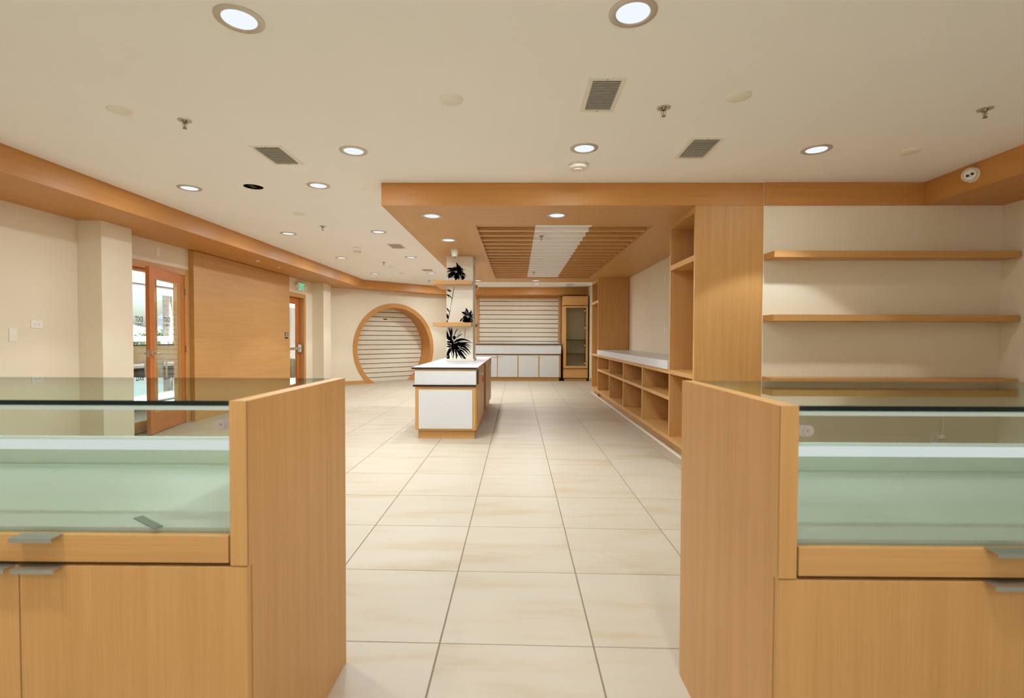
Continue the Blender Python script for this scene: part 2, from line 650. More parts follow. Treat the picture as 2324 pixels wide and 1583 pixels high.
# canopy: fascia boards, mitred soffit panels, and the slatted recess
cx0, cx1, cy0, cy1 = -1.277, XBK, YC, 11.15
rx0, rx1, ry0, ry1 = -0.46, 1.492, 5.515, 10.43
cn = struct_empty('trim_6', (0.5, cy0, ZS))
ORG = (0.5, cy0, ZS)
G().box(cx0, cx1, cy0, cy0 + 0.02, ZS, ZT).done('fascia', FX, cn, ORG)
G().box(cx0, cx0 + 0.02, cy0 + 0.02, cy1, ZS + 0.0005, ZT).done('fascia', FY, cn, ORG)
G().box(cx0, cx1, cy1 - 0.02, cy1, ZS + 0.0005, ZT).done('fascia', FX, cn, ORG)
zs0, zs1 = ZS + 0.0006, ZS + 0.02
G().prism([(cx0 + .02, cy0 + .02), (cx1, cy0 + .02), (rx1, ry0), (rx0, ry0)], zs0, zs1).done('soffit_panel', WX, cn, ORG)
G().prism([(cx0 + .02, cy0 + .02), (rx0, ry0), (rx0, ry1), (cx0 + .02, cy1 - .02)], zs0, zs1).done('soffit_panel', WY, cn, ORG)
G().prism([(rx0, ry1), (rx1, ry1), (cx1, cy1 - .02), (cx0 + .02, cy1 - .02)], zs0, zs1).done('soffit_panel', WX, cn, ORG)
G().prism([(cx1, cy0 + .02), (cx1, cy1 - .02), (rx1, ry1), (rx1, ry0)], zs0, zs1).done('soffit_panel', WY, cn, ORG)
g = G()
g.box(rx0 - .02, rx0, ry0, ry1, ZS + .02, ZT).box(rx1, rx1 + .02, ry0, ry1, ZS + .02, ZT)
g.done('recess_lining', WY, cn, ORG)
g = G()
g.box(rx0 - .02, rx1 + .02, ry0 - .02, ry0, ZS + .02, ZT).box(rx0 - .02, rx1 + .02, ry1, ry1 + .02, ZS + .02, ZT)
g.done('recess_lining', WX, cn, ORG)
G().box(rx0, rx1, ry0, ry1, ZT - .012, ZT).done('recess_top', FX, cn, ORG)
NS = 18
pitch = (ry1 - ry0) / NS
SW, SH, SZ = 0.076, 0.118, ZS + 0.012
wx0, wx1 = 0.20, 0.825
s0 = G().box(rx0, rx1, 0, SW, 0, SH).done('slat', WX, cn, bev=0.0015)
p0 = G().box(wx0, wx1, -0.0025, SW + 0.0025, -0.0025, SH).done('painted_section', CEIL, s0)
p0['label'] = 'white painted middle stretch'
for k in range(NS):
    s = s0 if k == 0 else s0.copy()
    if k:
        C.objects.link(s)
        p = p0.copy()
        C.objects.link(p)
        p.parent = s
    s.location = (-ORG[0], ry0 + 0.06 + k * pitch - ORG[1], SZ - ORG[2])
G().box(wx0, wx1, ry0, ry1, ZT - .016, ZT - .012).done('painted_band', CEIL, cn, ORG)

# wooden wall panel between the two doors
P0, P1, PXF = 7.10, 10.10, -4.615
pn = struct_empty('trim_7', (XL, P0, 0))
ORG = (XL, P0, 0)
G().box(XL, PXF, P0, P1, 0.0, 1.2065).done('panel', WY, pn, ORG, bev=0.0004)
G().box(XL, PXF, P0, P1, 1.2075, ZS - 0.008).done('panel', WY, pn, ORG, bev=0.0004)

# ------------------------------------------------------------------ door 1: glass doors to the terrace
d1 = struct_empty('door_1', (XL, 6.4, 0))
ORG = (XL, 6.4, 0)
G().box(XL - TH, XL + 0.012, D1[0] + .002, D1[1] + 0.085, D1[3] - .004, D1[3] + 0.085).done('header', WY, d1, ORG, bev=0.002)
G().box(XL - TH, XL + 0.012, D1[1] - .004, D1[1] + 0.085, 0, D1[3] - .004).done('jamb', WZ, d1, ORG, bev=0.002)
g = G()
g.box(XL - .10, XL - .05, D1[0], D1[0] + .26, 0, 2.07).box(XL - .10, XL - .05, D1[0] + .26, 6.50, 2.03, 2.07)
g.box(XL - .10, XL - .05, D1[0] + .26, 6.50, 0, 0.14).box(XL - .10, XL - .05, 6.50, 6.54, 0, 2.07)
fx = g.done('fixed_frame', WZ, d1, ORG, bev=0.002)
G().box(XL - .078, XL - .072, D1[0] + .26, 6.50, 0.14, 2.03).done('pane', GLASS_CLEAR, fx, ORG)
for s, w_, h_, z_ in (('EXIT', .130, .066, 1.432), ('ONLY', .130, .034, 1.365)):
    tx = text_geo(s, w_, h_).done('lettering', INK, fx)
    tx.location = (XL - .082 - ORG[0], 6.262 - ORG[1], z_)
    tx.rotation_euler = (0, 0, radians(-90))
hx, hy, lw, lt = -4.685, 7.005, 0.985, 0.045
ang = atan2(-0.97, 0.215)
g = G()
st, tr = 0.115, 0.125
g.box(0, st, -lt, 0, 0.01, 2.065).box(lw - st, lw, -lt, 0, 0.01, 2.065)
leaf = g.done('leaf', OZ, d1, bev=0.002)
leaf.location = (hx - ORG[0], hy - ORG[1], 0)
leaf.rotation_euler = (0, 0, ang)
leaf['label'] = 'door leaf standing ajar'
g = G()
g.box(st, lw - st, -lt, 0, 2.065 - tr, 2.065).box(st, lw - st, -lt, 0, 0.01, 0.26)
g.done('rail', OX, leaf, bev=0.002)
g = G()
for a, b, c, d in ((st, st + .015, .26, 1.94), (lw - st - .015, lw - st, .26, 1.94), (st, lw - st, .26, .275), (st, lw - st, 1.925, 1.94)):
    g.box(a, b, -lt + .006, -.006, c, d)
g.done('glazing_bead', WZ, leaf)
G().box(st + .012, lw - st - .012, -lt / 2 - .003, -lt / 2 + .003, .27, 1.93).done('pane', GLASS_CLEAR, leaf)
for s, w_, h_, z_ in (('EXIT', .185, .068, 1.432), ('ONLY', .185, .036, 1.362)):
    tx = text_geo(s, w_, h_).done('lettering', INK, leaf)
    tx.location = (lw * 0.49, -lt / 2 - .0045, z_)
for sgn in (1, -1):
    y = 0 if sgn > 0 else -lt
    g = G().lathe([(.030, 0), (.030, .006 * sgn), (.012, .008 * sgn), (.012, .045 * sgn)], (lw - .055, y, 1.005), 'y')
    g.tube([(lw - .055, y + .045 * sgn, 1.005), (lw - .10, y + .047 * sgn, 1.005), (lw - .175, y + .045 * sgn, 1.003)], .008)
    g.done('handle', METAL, leaf, smooth=True)['label'] = 'steel lever handle'
G().box(lw - .0005, lw + .002, -lt + .008, -.008, .96, 1.05).done('latch_plate', METAL, leaf)
for z_ in (.28, 1.04, 1.84):
    G().cyl((-.004, .008, z_ - .05), .009, .10).done('hinge', BRONZE, leaf)

# ------------------------------------------------------------------ door 2: exit door
d2 = struct_empty('door_2', (XL, 10.4, 0))
ORG = (XL, 10.4, 0)
g = G()
g.box(XL - TH, XL + .015, D2[1] - .005, D2[1] + .09, 0, D2[3] - .004)
g.done('jamb', WZ, d2, ORG, bev=.002)
G().box(XL - TH, XL + .015, P1, D2[1] + .09, D2[3] - .004, D2[3] + .085).done('header', WY, d2, ORG, bev=.002)
lx0, lx1 = XL - .13, XL - .085
g = G()
g.box(lx0, lx1, D2[1] - .13, D2[1] - .008, .01, D2[3] - .008).box(lx0, lx1, D2[0] + .005, D2[0] + .125, .01, D2[3] - .008)
leaf = g.done('leaf', OZ, d2, ORG, bev=.002)
g = G()
g.box(lx0, lx1, D2[0] + .125, D2[1] - .13, D2[3] - .14, D2[3] - .008).box(lx0, lx1, D2[0] + .125, D2[1] - .13, .01, .24)
g.done('rail', OX, leaf, ORG)
G().box(lx0 + .02, lx0 + .026, D2[0] + .125, D2[1] - .13, .24, D2[3] - .14).done('pane', GLASS_CLEAR, leaf, ORG)
g = G().box(lx1 + .03, lx1 + .062, D2[0] + .05, D2[1] - .10, .935, .995)
g.done('panic_bar', METAL, leaf, ORG, bev=.006)
g = G().prism([(lx1, D2[1] - .115), (lx1 + .075, D2[1] - .115), (lx1 + .075, D2[1] - .045), (lx1, D2[1] - .03)], .88, 1.05)
g.done('latch_case', METAL, leaf, ORG, bev=.012)

# exit sign above door 2
es = thing('exit_sign', 'lit green exit sign with two spot heads above the far left door', 'sign', (XL, 10.73, 2.29))
ORG = (XL, 10.73, 2.29)
G().box(XL, XL + .05, 10.58, 10.88, 2.20, 2.38).done('housing', PLATE, es, ORG, bev=.008)
tx = text_geo('EXIT', .25, .135, .003).done('lettering', EXITG, es)
tx.location = (.052, .005, 0)
tx.rotation_euler = (0, 0, radians(90))
for y in (10.515, 10.945):
    g = G().lathe([(.012, -.02), (.034, 0), (.038, .025), (.030, .034)], (XL + .022, y, 2.30), 'x', n=20)
    g.done('lamp_head', COVER, es, ORG, smooth=True)
    G().box(XL, XL + .03, min(y, 10.58) if y < 10.7 else 10.88, 10.58 if y < 10.7 else y, 2.285, 2.315).done('bracket', COVER, es, ORG)
G().lathe([(.006, 0), (.006, .002)], (XL + .05, 10.60, 2.212), 'x', n=12).done('indicator', LEDDOT, es, ORG)

rs = thing('door_sign', 'small black sign on the wooden wall panel beside the exit door', 'sign', (PXF, 9.95, 1.18))
ORG = (PXF, 9.95, 1.18)
G().box(PXF, PXF + .004, 9.885, 10.02, 1.178, 1.302).done('plate', BLACK, rs, ORG, bev=.0015)
for s, z_, w_ in (('EXIT', 1.272, .075), ('ROUTE', 1.228, .10)):
    tx = text_geo(s, w_, .032, .002).done('lettering', PLATE, rs)
    tx.location = (.005, .004, z_ - 1.18)
    tx.rotation_euler = (0, 0, radians(90))


# ------------------------------------------------------------------ wall plates
def wall_plate(name, label, cat, x, y, z, w_, h_, kind, normal='x+'):
    """kinds: blank, outlet, switch; built on the left wall (x+) or the inner wall (x-) or facing the camera (y-)"""
    rz = {'x+': 0, 'x-': pi, 'y-': -pi / 2}[normal]
    t = thing(name, label, cat, (x, y, z), rz)
    G().box(0, .006, -w_ / 2, w_ / 2, -h_ / 2, h_ / 2).done('plate', PLATE, t, bev=.002)
    if kind == 'outlet':
        hor = w_ > h_
        for s in (-1, 1):
            oy, oz = (s * .02, 0) if hor else (0, s * .02)
            f = G().lathe([(.0155, .006), (.0155, .0075)], (0, oy, oz), 'x', n=20).done('socket', PLATE, t)
            g = G()
            for q in (-1, 1):
                g.box(.0072, .0079, oy + q * .005 - .001, oy + q * .005 + .001, oz - .003, oz + .006)
            g.box(.0072, .0079, oy - .0018, oy + .0018, oz - .010, oz - .0065)
            g.done('slot', BLACK, f)
    elif kind == 'switch':
        G().box(.006, .0095, -.0165, .0165, -.033, .033).done('rocker', PLATE, t, bev=.001)
    else:
        for s in (-1, 1):
            G().lathe([(.003, .006), (.003, .007)], (0, 0, s * .042), 'x', n=10).done('screw', COVER, t)
    return t


wall_plate('wall_outlet', 'white double socket set sideways on the left wall', 'outlet', XL, 4.83, 1.327, .118, .074, 'outlet')
wall_plate('blank_plate', 'white upright blank plate left of the sideways socket', 'wall plate', XL, 4.60, 1.222, .074, .122, 'blank')
wall_plate('blank_plate', 'white blank plate high on the wall above the glass doors', 'wall plate', XL, 6.50, 2.315, .074, .122, 'blank')
wall_plate('light_switch', 'white switch low on the pale wall above the right worktop', 'switch', XBK + .01, 7.80, 1.361, .074, .118, 'switch', 'x-')
wall_plate('blank_plate', 'blank plate high on the pale wall above the right worktop', 'wall plate', XBK + .01, 7.83, 2.15, .074, .118, 'blank', 'x-')
wall_plate('wall_outlet', 'white socket low on the right wall behind the right counter', 'outlet', 3.90, YC, .285, .074, .118, 'outlet', 'y-')
pl = thing('power_cord', 'white power cord plugged into the socket behind the right counter', 'cord', (3.945, YC, .30))
G().box(-.02, .02, -.045, -.006, -.016, .02).done('plug', PLATE, pl, bev=.004)
G().tube([(.0, -.03, .02), (.012, -.03, .08), (.016, -.026, .2), (.016, -.02, .38), (.014, -.012, .492)], .004).done('cable', PLATE, pl, smooth=True)


# ------------------------------------------------------------------ foreground glass display counters
def glass_counter(name, label, side, xs, y0, y1, W_):
    """xs = x of the outer face of the side panel next to the aisle; side = -1 runs to the left, +1 to the right"""
    ORG = (xs, y0, 0)
    t = thing(name, label, 'display counter', ORG)

    def bx(a, b, c, d, e, f, g=None):
        g = g or G()
        return g.box(xs + side * a, xs + side * b, y0 + c, y0 + d, e, f)
    D_, HT = y1 - y0, 1.06
    tk = .040
    for a in (0.0, W_ - tk):
        g = bx(a, a + tk, .021, D_, .0, .666)
        g = bx(a, a + tk, .0045, D_, .666, HT, g)
        sp = g.done('side_panel', WZ, t, ORG)
        bx(a, a + tk, -.001, .002, .672, HT).done('edge_strip', WZ, sp, ORG)
        bx(a + .0004, a + tk - .0004, .002, .0045, .672, HT - .0004).done('dark_joint', DARK, sp, ORG)
    # carcass below
    bx(tk, W_ - tk, .03, D_, .10, .12).done('bottom_board', WX, t, ORG)
    bx(tk, W_ - tk, D_ - .02, D_, .10, .74).done('back_panel', WX, t, ORG)
    bx(tk, W_ - tk, .07, .085, 0, .10).done('kick_board', WX, t, ORG)
    bx(tk + .002, W_ - tk - .002, .023, D_ - .022, .655, .672).done('divider_board', DARK, t, ORG)  # coloured dark for the shade in the gap below the drawers
    bx(tk, W_ - tk, .024, D_ - .02, .738, .752).done('deck', DECK, t, ORG)
    # drawers
    bay = (W_ - 2 * tk) / 2
    hw = .10
    for k in range(2):
        a0 = tk + k * bay + .005
        a1 = a0 + bay - .010
        d = bx(a0, a1, 0, .02, .677, .742).done('drawer_front', WX, t, ORG, bev=.0012)
        m_ = W_ / 4 - hw - .006 if k == 0 else W_ * .75 + .006
        h = bx(m_, m_ + hw, -.030, .004, .7425, .7445)
        bx(m_, m_ + hw, -.030, -.028, .734, .7425, h)
        h.done('handle', HANDLE, d, ORG)
    # doors, laid over the fronts
    dw = W_ / 4
    for k in range(4):
        a0, a1 = k * dw + .0015, (k + 1) * dw - .0015
        d = bx(a0, a1, 0, .019, .095, .668).done('door', WZ, t, ORG, bev=.0012)
        m0 = a1 - hw - .006 if k % 2 == 0 else a0 + .006
        h = bx(m0, m0 + hw, -.028, .004, .6685, .6705)
        bx(m0, m0 + hw, -.028, -.026, .6605, .6685, h)
        h.done('handle', HANDLE, d, ORG)
    # glass
    g = bx(tk + .002, W_ - tk - .002, .008, D_ - .004, 1.0475, 1.0595)
    for f in g.bm.faces:
        if abs(f.calc_center_median().z - 1.0535) < .004:
            f.material_index = 1
    g.done('glass_top', [GLASS_TOP, EDGE], t, ORG, weld=False)
    bx(tk + .004, W_ - tk - .004, .010, .016, .744, 1.046).done('front_glass', GLASS_GREEN, t, ORG)
    bx(tk + .004, W_ - tk - .004, .018, .030, 1.036, 1.046).done('light_strip', RAIL, t, ORG)
    bx(tk + .004, W_ - tk - .004, D_ - .032, D_ - .026, .846, 1.046).done('back_glass', GLASS_BACK, t, ORG)
    bx(tk + .002, W_ - tk - .002, D_ - .040, D_ - .022, .752, .800).done('back_rail', DECK_LIFTED, t, ORG)
    bx(tk + .002, W_ - tk - .002, D_ - .0402, D_ - .022, .800, .836).done('back_light', STRIP, t, ORG)['label'] = 'lit white light strip'
    bx(tk + .002, W_ - tk - .002, D_ - .040, D_ - .022, .836, .846).done('sliding_track', RAIL, t, ORG)
    # glass clamp with a lock
    for a, s in ((tk, 1), (W_ - tk, -1)):
        z_ = 1.004
        xa = xs + side * (a + s * .024)
        g = G().lathe([(.0125, -.006), (.0125, .0)], (xa, y0 + .009, z_), 'y', n=24)
        g2 = G().box(xs + side * a, xa, y0 + .0045, y0 + .009, z_ - .0125, z_ + .0125)
        cl = g2.done('glass_clamp', CLAMP, t, ORG)
        g.done('clamp_end', CLAMP, cl, ORG, smooth=True)
        G().lathe([(.0032, -.0010), (.0032, 0)], (xa - side * s * .002, y0 + .0035, z_), 'y', n=16).done('screw', BRONZE, cl, ORG)
    return t


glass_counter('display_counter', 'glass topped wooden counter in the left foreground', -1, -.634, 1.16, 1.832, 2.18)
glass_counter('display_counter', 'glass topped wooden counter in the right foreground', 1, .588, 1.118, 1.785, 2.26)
g = G().box(-.062, .062, -.010, .010, 0, .0015)
tp = tag(g.done('tape_strip', GREY, loc=(-.909, 1.214, .7525)), 'dark grey strip of tape lying inside the left glass counter', 'tape')
tp.rotation_euler = (0, 0, radians(-34))

# ------------------------------------------------------------------ island counter with the printed pillar
iy0, iy1 = 5.93, 9.17
ORG = (-.85, 5.93, 0)
isl = thing('island_counter', 'long white topped island counter with wooden sides in mid floor', 'counter', ORG)
px0, px1, py0, py1 = -1.082, -.678, 7.636, 8.09
g = G()
bx0, bx1 = -1.217, -.482
g.box(bx0, bx1, iy0 + .018, iy0 + .04, .105, .834).box(bx0, bx0 + .02, iy0 + .04, iy1, .105, .834)
g.box(bx1 - .045, bx1 - .025, iy0 + .04, iy1, .105, .834).box(bx0 + .02, bx1 - .045, iy1 - .02, iy1, .105, .834)
g.done('carcass', WZ, isl, ORG)
g = G()
for a, b, c, d in ((-1.255, -.474, iy0 - .012, py0), (-1.255, px0, py0, py1), (px1, -.474, py0, py1), (-1.255, -.474, py1, iy1 + .02)):
    g.box(a, b, c, d, .836, .856)
top = g.done('countertop', WHITE, isl, ORG)
G().box(-1.256, -.4735, iy0 - .0135, iy0 - .012, .835, .855).done('edge_band', BLACK, top, ORG)
G().box(-.474, -.472, iy0 - .012, iy1 + .02, .836, .856).done('side_edge', WY, top, ORG)
G().box(-1.10, -1.02, 6.44, 6.50, .856, .8575).done('cable_slot', BRONZE, top, ORG)
G().box(-1.221, -.490, iy0, iy0 + .018, .648, .818).done('upper_panel', WHITE, isl, ORG, bev=.001)
G().box(-1.221, -.490, iy0 + .002, iy0 + .018, .818, .835).done('top_rail', WX, isl, ORG)
G().box(-1.240, -.488, iy0 - .010, iy0 + .018, .626, .648).done('black_strip', BLACK, isl, ORG)
fr = G().box(-1.211, -.496, iy0 + .004, iy0 + .018, .105, .626)
fr.done('front_frame', WX, isl, ORG, bev=.001)
for a, b, c, d in ((-1.211, -1.180, .105, .624), (-.527, -.496, .105, .624)):
    G().box(a, b, iy0, iy0 + .004, c, d).done('stile', WZ, isl, ORG)
G().box(-1.174, -.533, iy0 - .002, iy0 + .004, .124, .588).done('lower_panel', WHITE, isl, ORG, bev=.001)
g = G().box(-1.185, -.511, iy0 + .035, iy1 - .03, 0, .105)
g.done('plinth', WX, isl, ORG)
G().box(-1.232, -1.217, 6.02, 9.1, .16, .62).done('side_panel', WHITE, isl, ORG)
G().box(bx1 - .025, bx1, iy0 + .0185, 6.205, .105, .834).done('side_post', WZ, isl, ORG)
dr = G().box(bx1 - .02, bx1 + .002, 6.21, 7.25, .112, .826).done('door', WZ, isl, ORG, bev=.001)
lk = G().lathe([(.013, 0), (.013, .007)], (bx1 + .002, 6.34, .752), 'x', n=18).done('lock', METAL, dr, ORG)
dr2 = G().box(bx1 - .02, bx1 + .002, 7.66, 9.15, .112, .826).done('door', WZ, isl, ORG, bev=.001)
G().box(bx1 + .002, bx1 + .006, 8.9, 9.1, .73, .83).done('black_plate', BLACK, dr2, ORG)
G().box(bx1 - .021, bx1 - .015, 7.255, 7.655, .112, .832).done('recess_shade', DARK, isl, ORG)  # flat dark sheet stands in for the shade of an opening
G().box(bx1 - .001, bx1 + .012, 5.985, 6.16, .652, .822).done('socket_box', BLACK, isl, ORG)
ky = thing('key', 'key with a red tag hanging in the lock of the island', 'key', (bx1 + .009, 6.34, .752))
G().box(0, .035, -.004, .004, -.004, .004).done('key_blade', METAL, ky)
G().lathe([(.010, 0), (.010, .003)], (.035, 0, 0), 'x', n=16).done('key_bow', METAL, ky)
G().tube([(.036, 0, -.008), (.037, .03, -.02), (.037, .055, -.03)], .002, 6).done('key_loop', METAL, ky)
G().box(.030, .042, .03, .085, -.105, -.03).done('tag', RED, ky, bev=.006)['label'] = 'red plastic tag'

ORG = (-.88, 7.636, .856)
pil = thing('pillar', 'square pale pillar printed with black palm trees on the island', 'pillar', ORG)
G().box(px0, px1, py0, py1, .02, ZS - .0005).done('shaft', PAPER, pil, ORG)
g = G().box(px0 - .012, px1 + .016, py0 - .018, py0, .8565, .886).box(px1, px1 + .016, py0, py1 + .016, .8565, .886)
g.box(px0 - .012, px0, py0, py1 + .016, .8565, .886)
g.done('base_trim', PAINT, pil, ORG)
for z0, z1 in ((2.005, 2.062), (1.379, 1.436)):
    g = G()
    g.prism([(-1.264, 7.45), (-.686, 7.45), (-.686, py0), (px0, py0), (px0, 8.10), (-.648, 8.10), (-.648, 8.29), (-1.264, 8.29)], z0, z1)
    g.done('shelf', WX, pil, ORG, bev=.0015)


def blade(g, p0, p1, p2, w_, seg=7, fat=0.5):
    """curved frond leaflet on the pillar's front face"""
    L, Rr = [], []
    for i in range(seg + 1):
        s = i / seg
        x = (1 - s) ** 2 * p0[0] + 2 * s * (1 - s) * p1[0] + s * s * p2[0]
        z = (1 - s) ** 2 * p0[1] + 2 * s * (1 - s) * p1[1] + s * s * p2[1]
        tx = 2 * (1 - s) * (p1[0] - p0[0]) + 2 * s * (p2[0] - p1[0])
        tz = 2 * (1 - s) * (p1[1] - p0[1]) + 2 * s * (p2[1] - p1[1])
        n = sqrt(tx * tx + tz * tz) or 1
        h = w_ * (0.18 + 0.82 * sin(pi * min(1, s / fat * .5 if s < fat else .5 + (s - fat) / (1 - fat) * .5))) / 2
        L.append((x - tz / n * h, z + tx / n * h))
        Rr.append((x + tz / n * h, z - tx / n * h))
    vs = []
    for a, b in zip(L, Rr):
        vs.append([g.bm.verts.new((min(max(q[0], .001), .403), -.0012, q[1])) for q in (a, b)])
    for a, b in zip(vs, vs[1:]):
        g.bm.faces.new((a[0], a[1], b[1], b[0]))


KU = .404 / 670.0


def uz(x, y):
    return ((x - 160) * KU, ZS - .856 - (y - 248) * .000599)


def crown(cx, cy, r, n, seed, lo=0.55):
    """dense round crown of drooping fronds, in the zoomed coordinates of the print"""
    rnd = random.Random(seed)
    g = G()
    for k in range(n):
        a = 2 * pi * k / n + rnd.uniform(-.15, .15)
        L = r * rnd.uniform(lo, 1.05)
        ex, ey = cx + cos(a) * L, cy - sin(a) * L * .95
        mx, my = cx + cos(a) * L * .6, cy - sin(a) * L * .62 - r * .14
        p0, p1, p2 = uz(cx + cos(a) * r * .08, cy - sin(a) * r * .08), uz(mx, my), uz(ex, ey + r * .10)
        blade(g, p0, p1, p2, KU * r * .12)
        for q in range(20):
            s = .22 + .80 * q / 20
            bx_, by_ = cx + (ex - cx) * s, cy + (ey - cy) * s - r * .10 * (1 - s)
            b2 = a + rnd.choice((-1, 1)) * rnd.uniform(.5, 1.3)
            l2 = r * rnd.uniform(.13, .30)
            blade(g, uz(bx_, by_), uz(bx_ + cos(b2) * l2 * .5, by_ - sin(b2) * l2 * .5),
                  uz(bx_ + cos(b2) * l2, by_ - sin(b2) * l2 + l2 * .45), KU * r * rnd.uniform(.035, .085), 4)
    return g


def print_part(g):
    o = g.done('palm_print', PRINT_SHADE, pil, weld=False)
    o['kind'] = 'stuff'
    o.location = (px0 - (-.88), 0, 0)
    o['label'] = 'flat black palm tree printed on the pillar'


g = crown(405, 640, 235, 17, 3)
blade(g, uz(375, 700), uz(400, 780), uz(385, 860), KU * 60)
for q in ((410, 400, 470, 520, 420, 640, 60), (470, 470, 520, 560, 430, 680, 70), (165, 560, 250, 540, 390, 610, 55), (560, 730, 600, 780, 545, 840, 90)):
    blade(g, uz(q[0], q[1]), uz(q[2], q[3]), uz(q[4], q[5]), KU * q[6])
blade(g, uz(360, 980), uz(330, 1180), uz(255, 1580), KU * 15, 8, .5)
blade(g, uz(262, 1540), uz(235, 1700), uz(180, 1940), KU * 17, 8, .5)
print_part(g)
g = G()
for q in ((155, 1075, 230, 1095, 290, 1140, 26), (155, 1110, 220, 1130, 280, 1142, 22), (155, 1200, 250, 1240, 300, 1330, 26), (160, 1215, 205, 1240, 222, 1300, 22),
          (155, 1550, 195, 1590, 230, 1670, 34), (155, 1690, 195, 1760, 212, 1840, 44), (155, 1720, 180, 1780, 190, 1850, 30), (155, 1860, 175, 1890, 180, 1930, 30)):
    blade(g, uz(q[0], q[1]), uz(q[2], q[3]), uz(q[4], q[5]), KU * q[6])
print_part(g)
g = crown(700, 1790, 185, 13, 8)
for q in ((640, 1560, 690, 1610, 710, 1720, 50), (540, 1660, 600, 1650, 640, 1760, 40), (560, 1900, 650, 1860, 760, 1925, 90), (500, 1910, 530, 1860, 560, 1830, 40), (780, 1600, 790, 1700, 720, 1800, 40)):
    blade(g, uz(q[0], q[1]), uz(q[2], q[3]), uz(q[4], q[5]), KU * q[6])
blade(g, uz(645, 2035), uz(625, 2180), uz(615, 2345), KU * 12, 6, .5)
print_part(g)
g = G()
big = [(320, 2450, 500, 2270, 780, 2420, 44), (330, 2460, 520, 2330, 700, 2370, 36), (350, 2480, 560, 2420, 830, 2445, 24), (400, 2480, 600, 2400, 800, 2540, 26),
       (400, 2510, 620, 2420, 790, 2600, 26), (420, 2530, 660, 2500, 780, 2730, 34), (420, 2560, 620, 2560, 740, 2760, 34), (430, 2580, 560, 2620, 680, 2790, 28),
       (420, 2600, 520, 2680, 640, 2880, 34), (400, 2600, 470, 2700, 560, 2885, 26), (380, 2560, 420, 2720, 412, 2890, 40), (340, 2560, 360, 2700, 310, 2885, 26),
       (300, 2560, 250, 2640, 200, 2760, 44), (260, 2560, 200, 2660, 165, 2800, 50), (200, 2700, 220, 2780, 222, 2890, 44), (160, 2780, 185, 2830, 200, 2885, 34),
       (300, 2440, 270, 2200, 210, 2045, 40), (290, 2300, 275, 2150, 275, 2045, 26), (300, 2300, 310, 2150, 290, 2045, 20), (350, 2240, 400, 2140, 450, 2080, 20),
       (340, 2300, 390, 2160, 430, 2100, 12), (400, 2340, 480, 2240, 570, 2215, 22), (395, 2320, 470, 2200, 545, 2125, 8), (165, 2140, 190, 2260, 230, 2330, 44),
       (160, 2180, 180, 2300, 215, 2380, 50), (155, 2420, 230, 2410, 330, 2470, 50), (155, 2470, 230, 2470, 320, 2540, 44), (155, 2540, 230, 2530, 300, 2560, 40),
       (310, 2480, 330, 2600, 330, 2720, 60), (240, 2300, 290, 2400, 330, 2500, 70), (360, 2480, 390, 2560, 400, 2680, 56), (300, 2420, 340, 2500, 300, 2640, 70),
       (440, 2680, 520, 2720, 590, 2830, 18), (470, 2640, 560, 2690, 620, 2800, 16), (560, 2880, 640, 2790, 660, 2890, 30), (600, 2780, 640, 2840, 620, 2888, 24)]
rnd = random.Random(21)
for k in range(46):
    a = rnd.uniform(-1.15, .42) if k % 3 else rnd.uniform(-2.4, 1.9)
    L = rnd.uniform(200, 440) if abs(a) < 1.3 else rnd.uniform(120, 300)
    bx_, by_ = 330 + rnd.uniform(-60, 90), 2500 + rnd.uniform(-70, 110)
    ex, ey = bx_ + cos(a) * L, by_ - sin(a) * L + L * .25
    if ey < 2895 and ex < 820:
        big.append((bx_, by_, bx_ + cos(a) * L * .55, by_ - sin(a) * L * .6 - 20, ex, ey, rnd.uniform(8, 20)))
for q in big:
    blade(g, uz(q[0], q[1]), uz(q[2], q[3]), uz(q[4], q[5]), KU * q[6] * 1.1)
for c, a, b in (((240, 2330), 40, 52), ((355, 2310), 44, 50)):
    vs = [g.bm.verts.new((uz(c[0] + a * cos(2 * pi * k / 14), 0)[0], -.0012, uz(0, c[1] + b * sin(2 * pi * k / 14))[1])) for k in range(14)]
    g.bm.faces.new(vs)
print_part(g)

# ------------------------------------------------------------------ right: tall bookcases, cubby cabinet, worktop
def bookcase(label, y0, y1, near):
    ORG = (XU, (y0 + y1) / 2, 0)
    t = thing('tall_bookcase', label, 'bookcase', ORG)
    s = .035
    o = G().box(XU, XBK - .0005, y0, y0 + s, 0 if near else .0, ZS - .001).done('side_panel', WZ, t, ORG, bev=.001)
    if near:
        o['label'] = 'broad wooden end panel facing the counters'
    G().box(XU, XBK - .0005, y1 - s, y1, .085, ZS - .001).done('side_panel', WZ, t, ORG, bev=.001)
    G().box(XBK - .02, XBK - .001, y0 + s, y1 - s, .085, ZS - .001).done('back_panel', WZ, t, ORG)
    G().box(XU, XBK - .02, y0 + s, y1 - s, 2.385, ZS - .001).done('top_board', WY, t, ORG)
    for a, b in ((1.938, 1.992), (.823, .868)):
        G().box(XU, XBK - .02, y0 + s, y1 - s, a, b).done('shelf', WY, t, ORG, bev=.001)
    G().box(XU, XBK - .02, y0 + s, y1 - s, .092, .14).done('bottom_board', WY, t, ORG)
    G().box(XU + .06, XU + .075, y0 + s, y1, 0, .092).done('kick_board', WY, t, ORG)
    return t


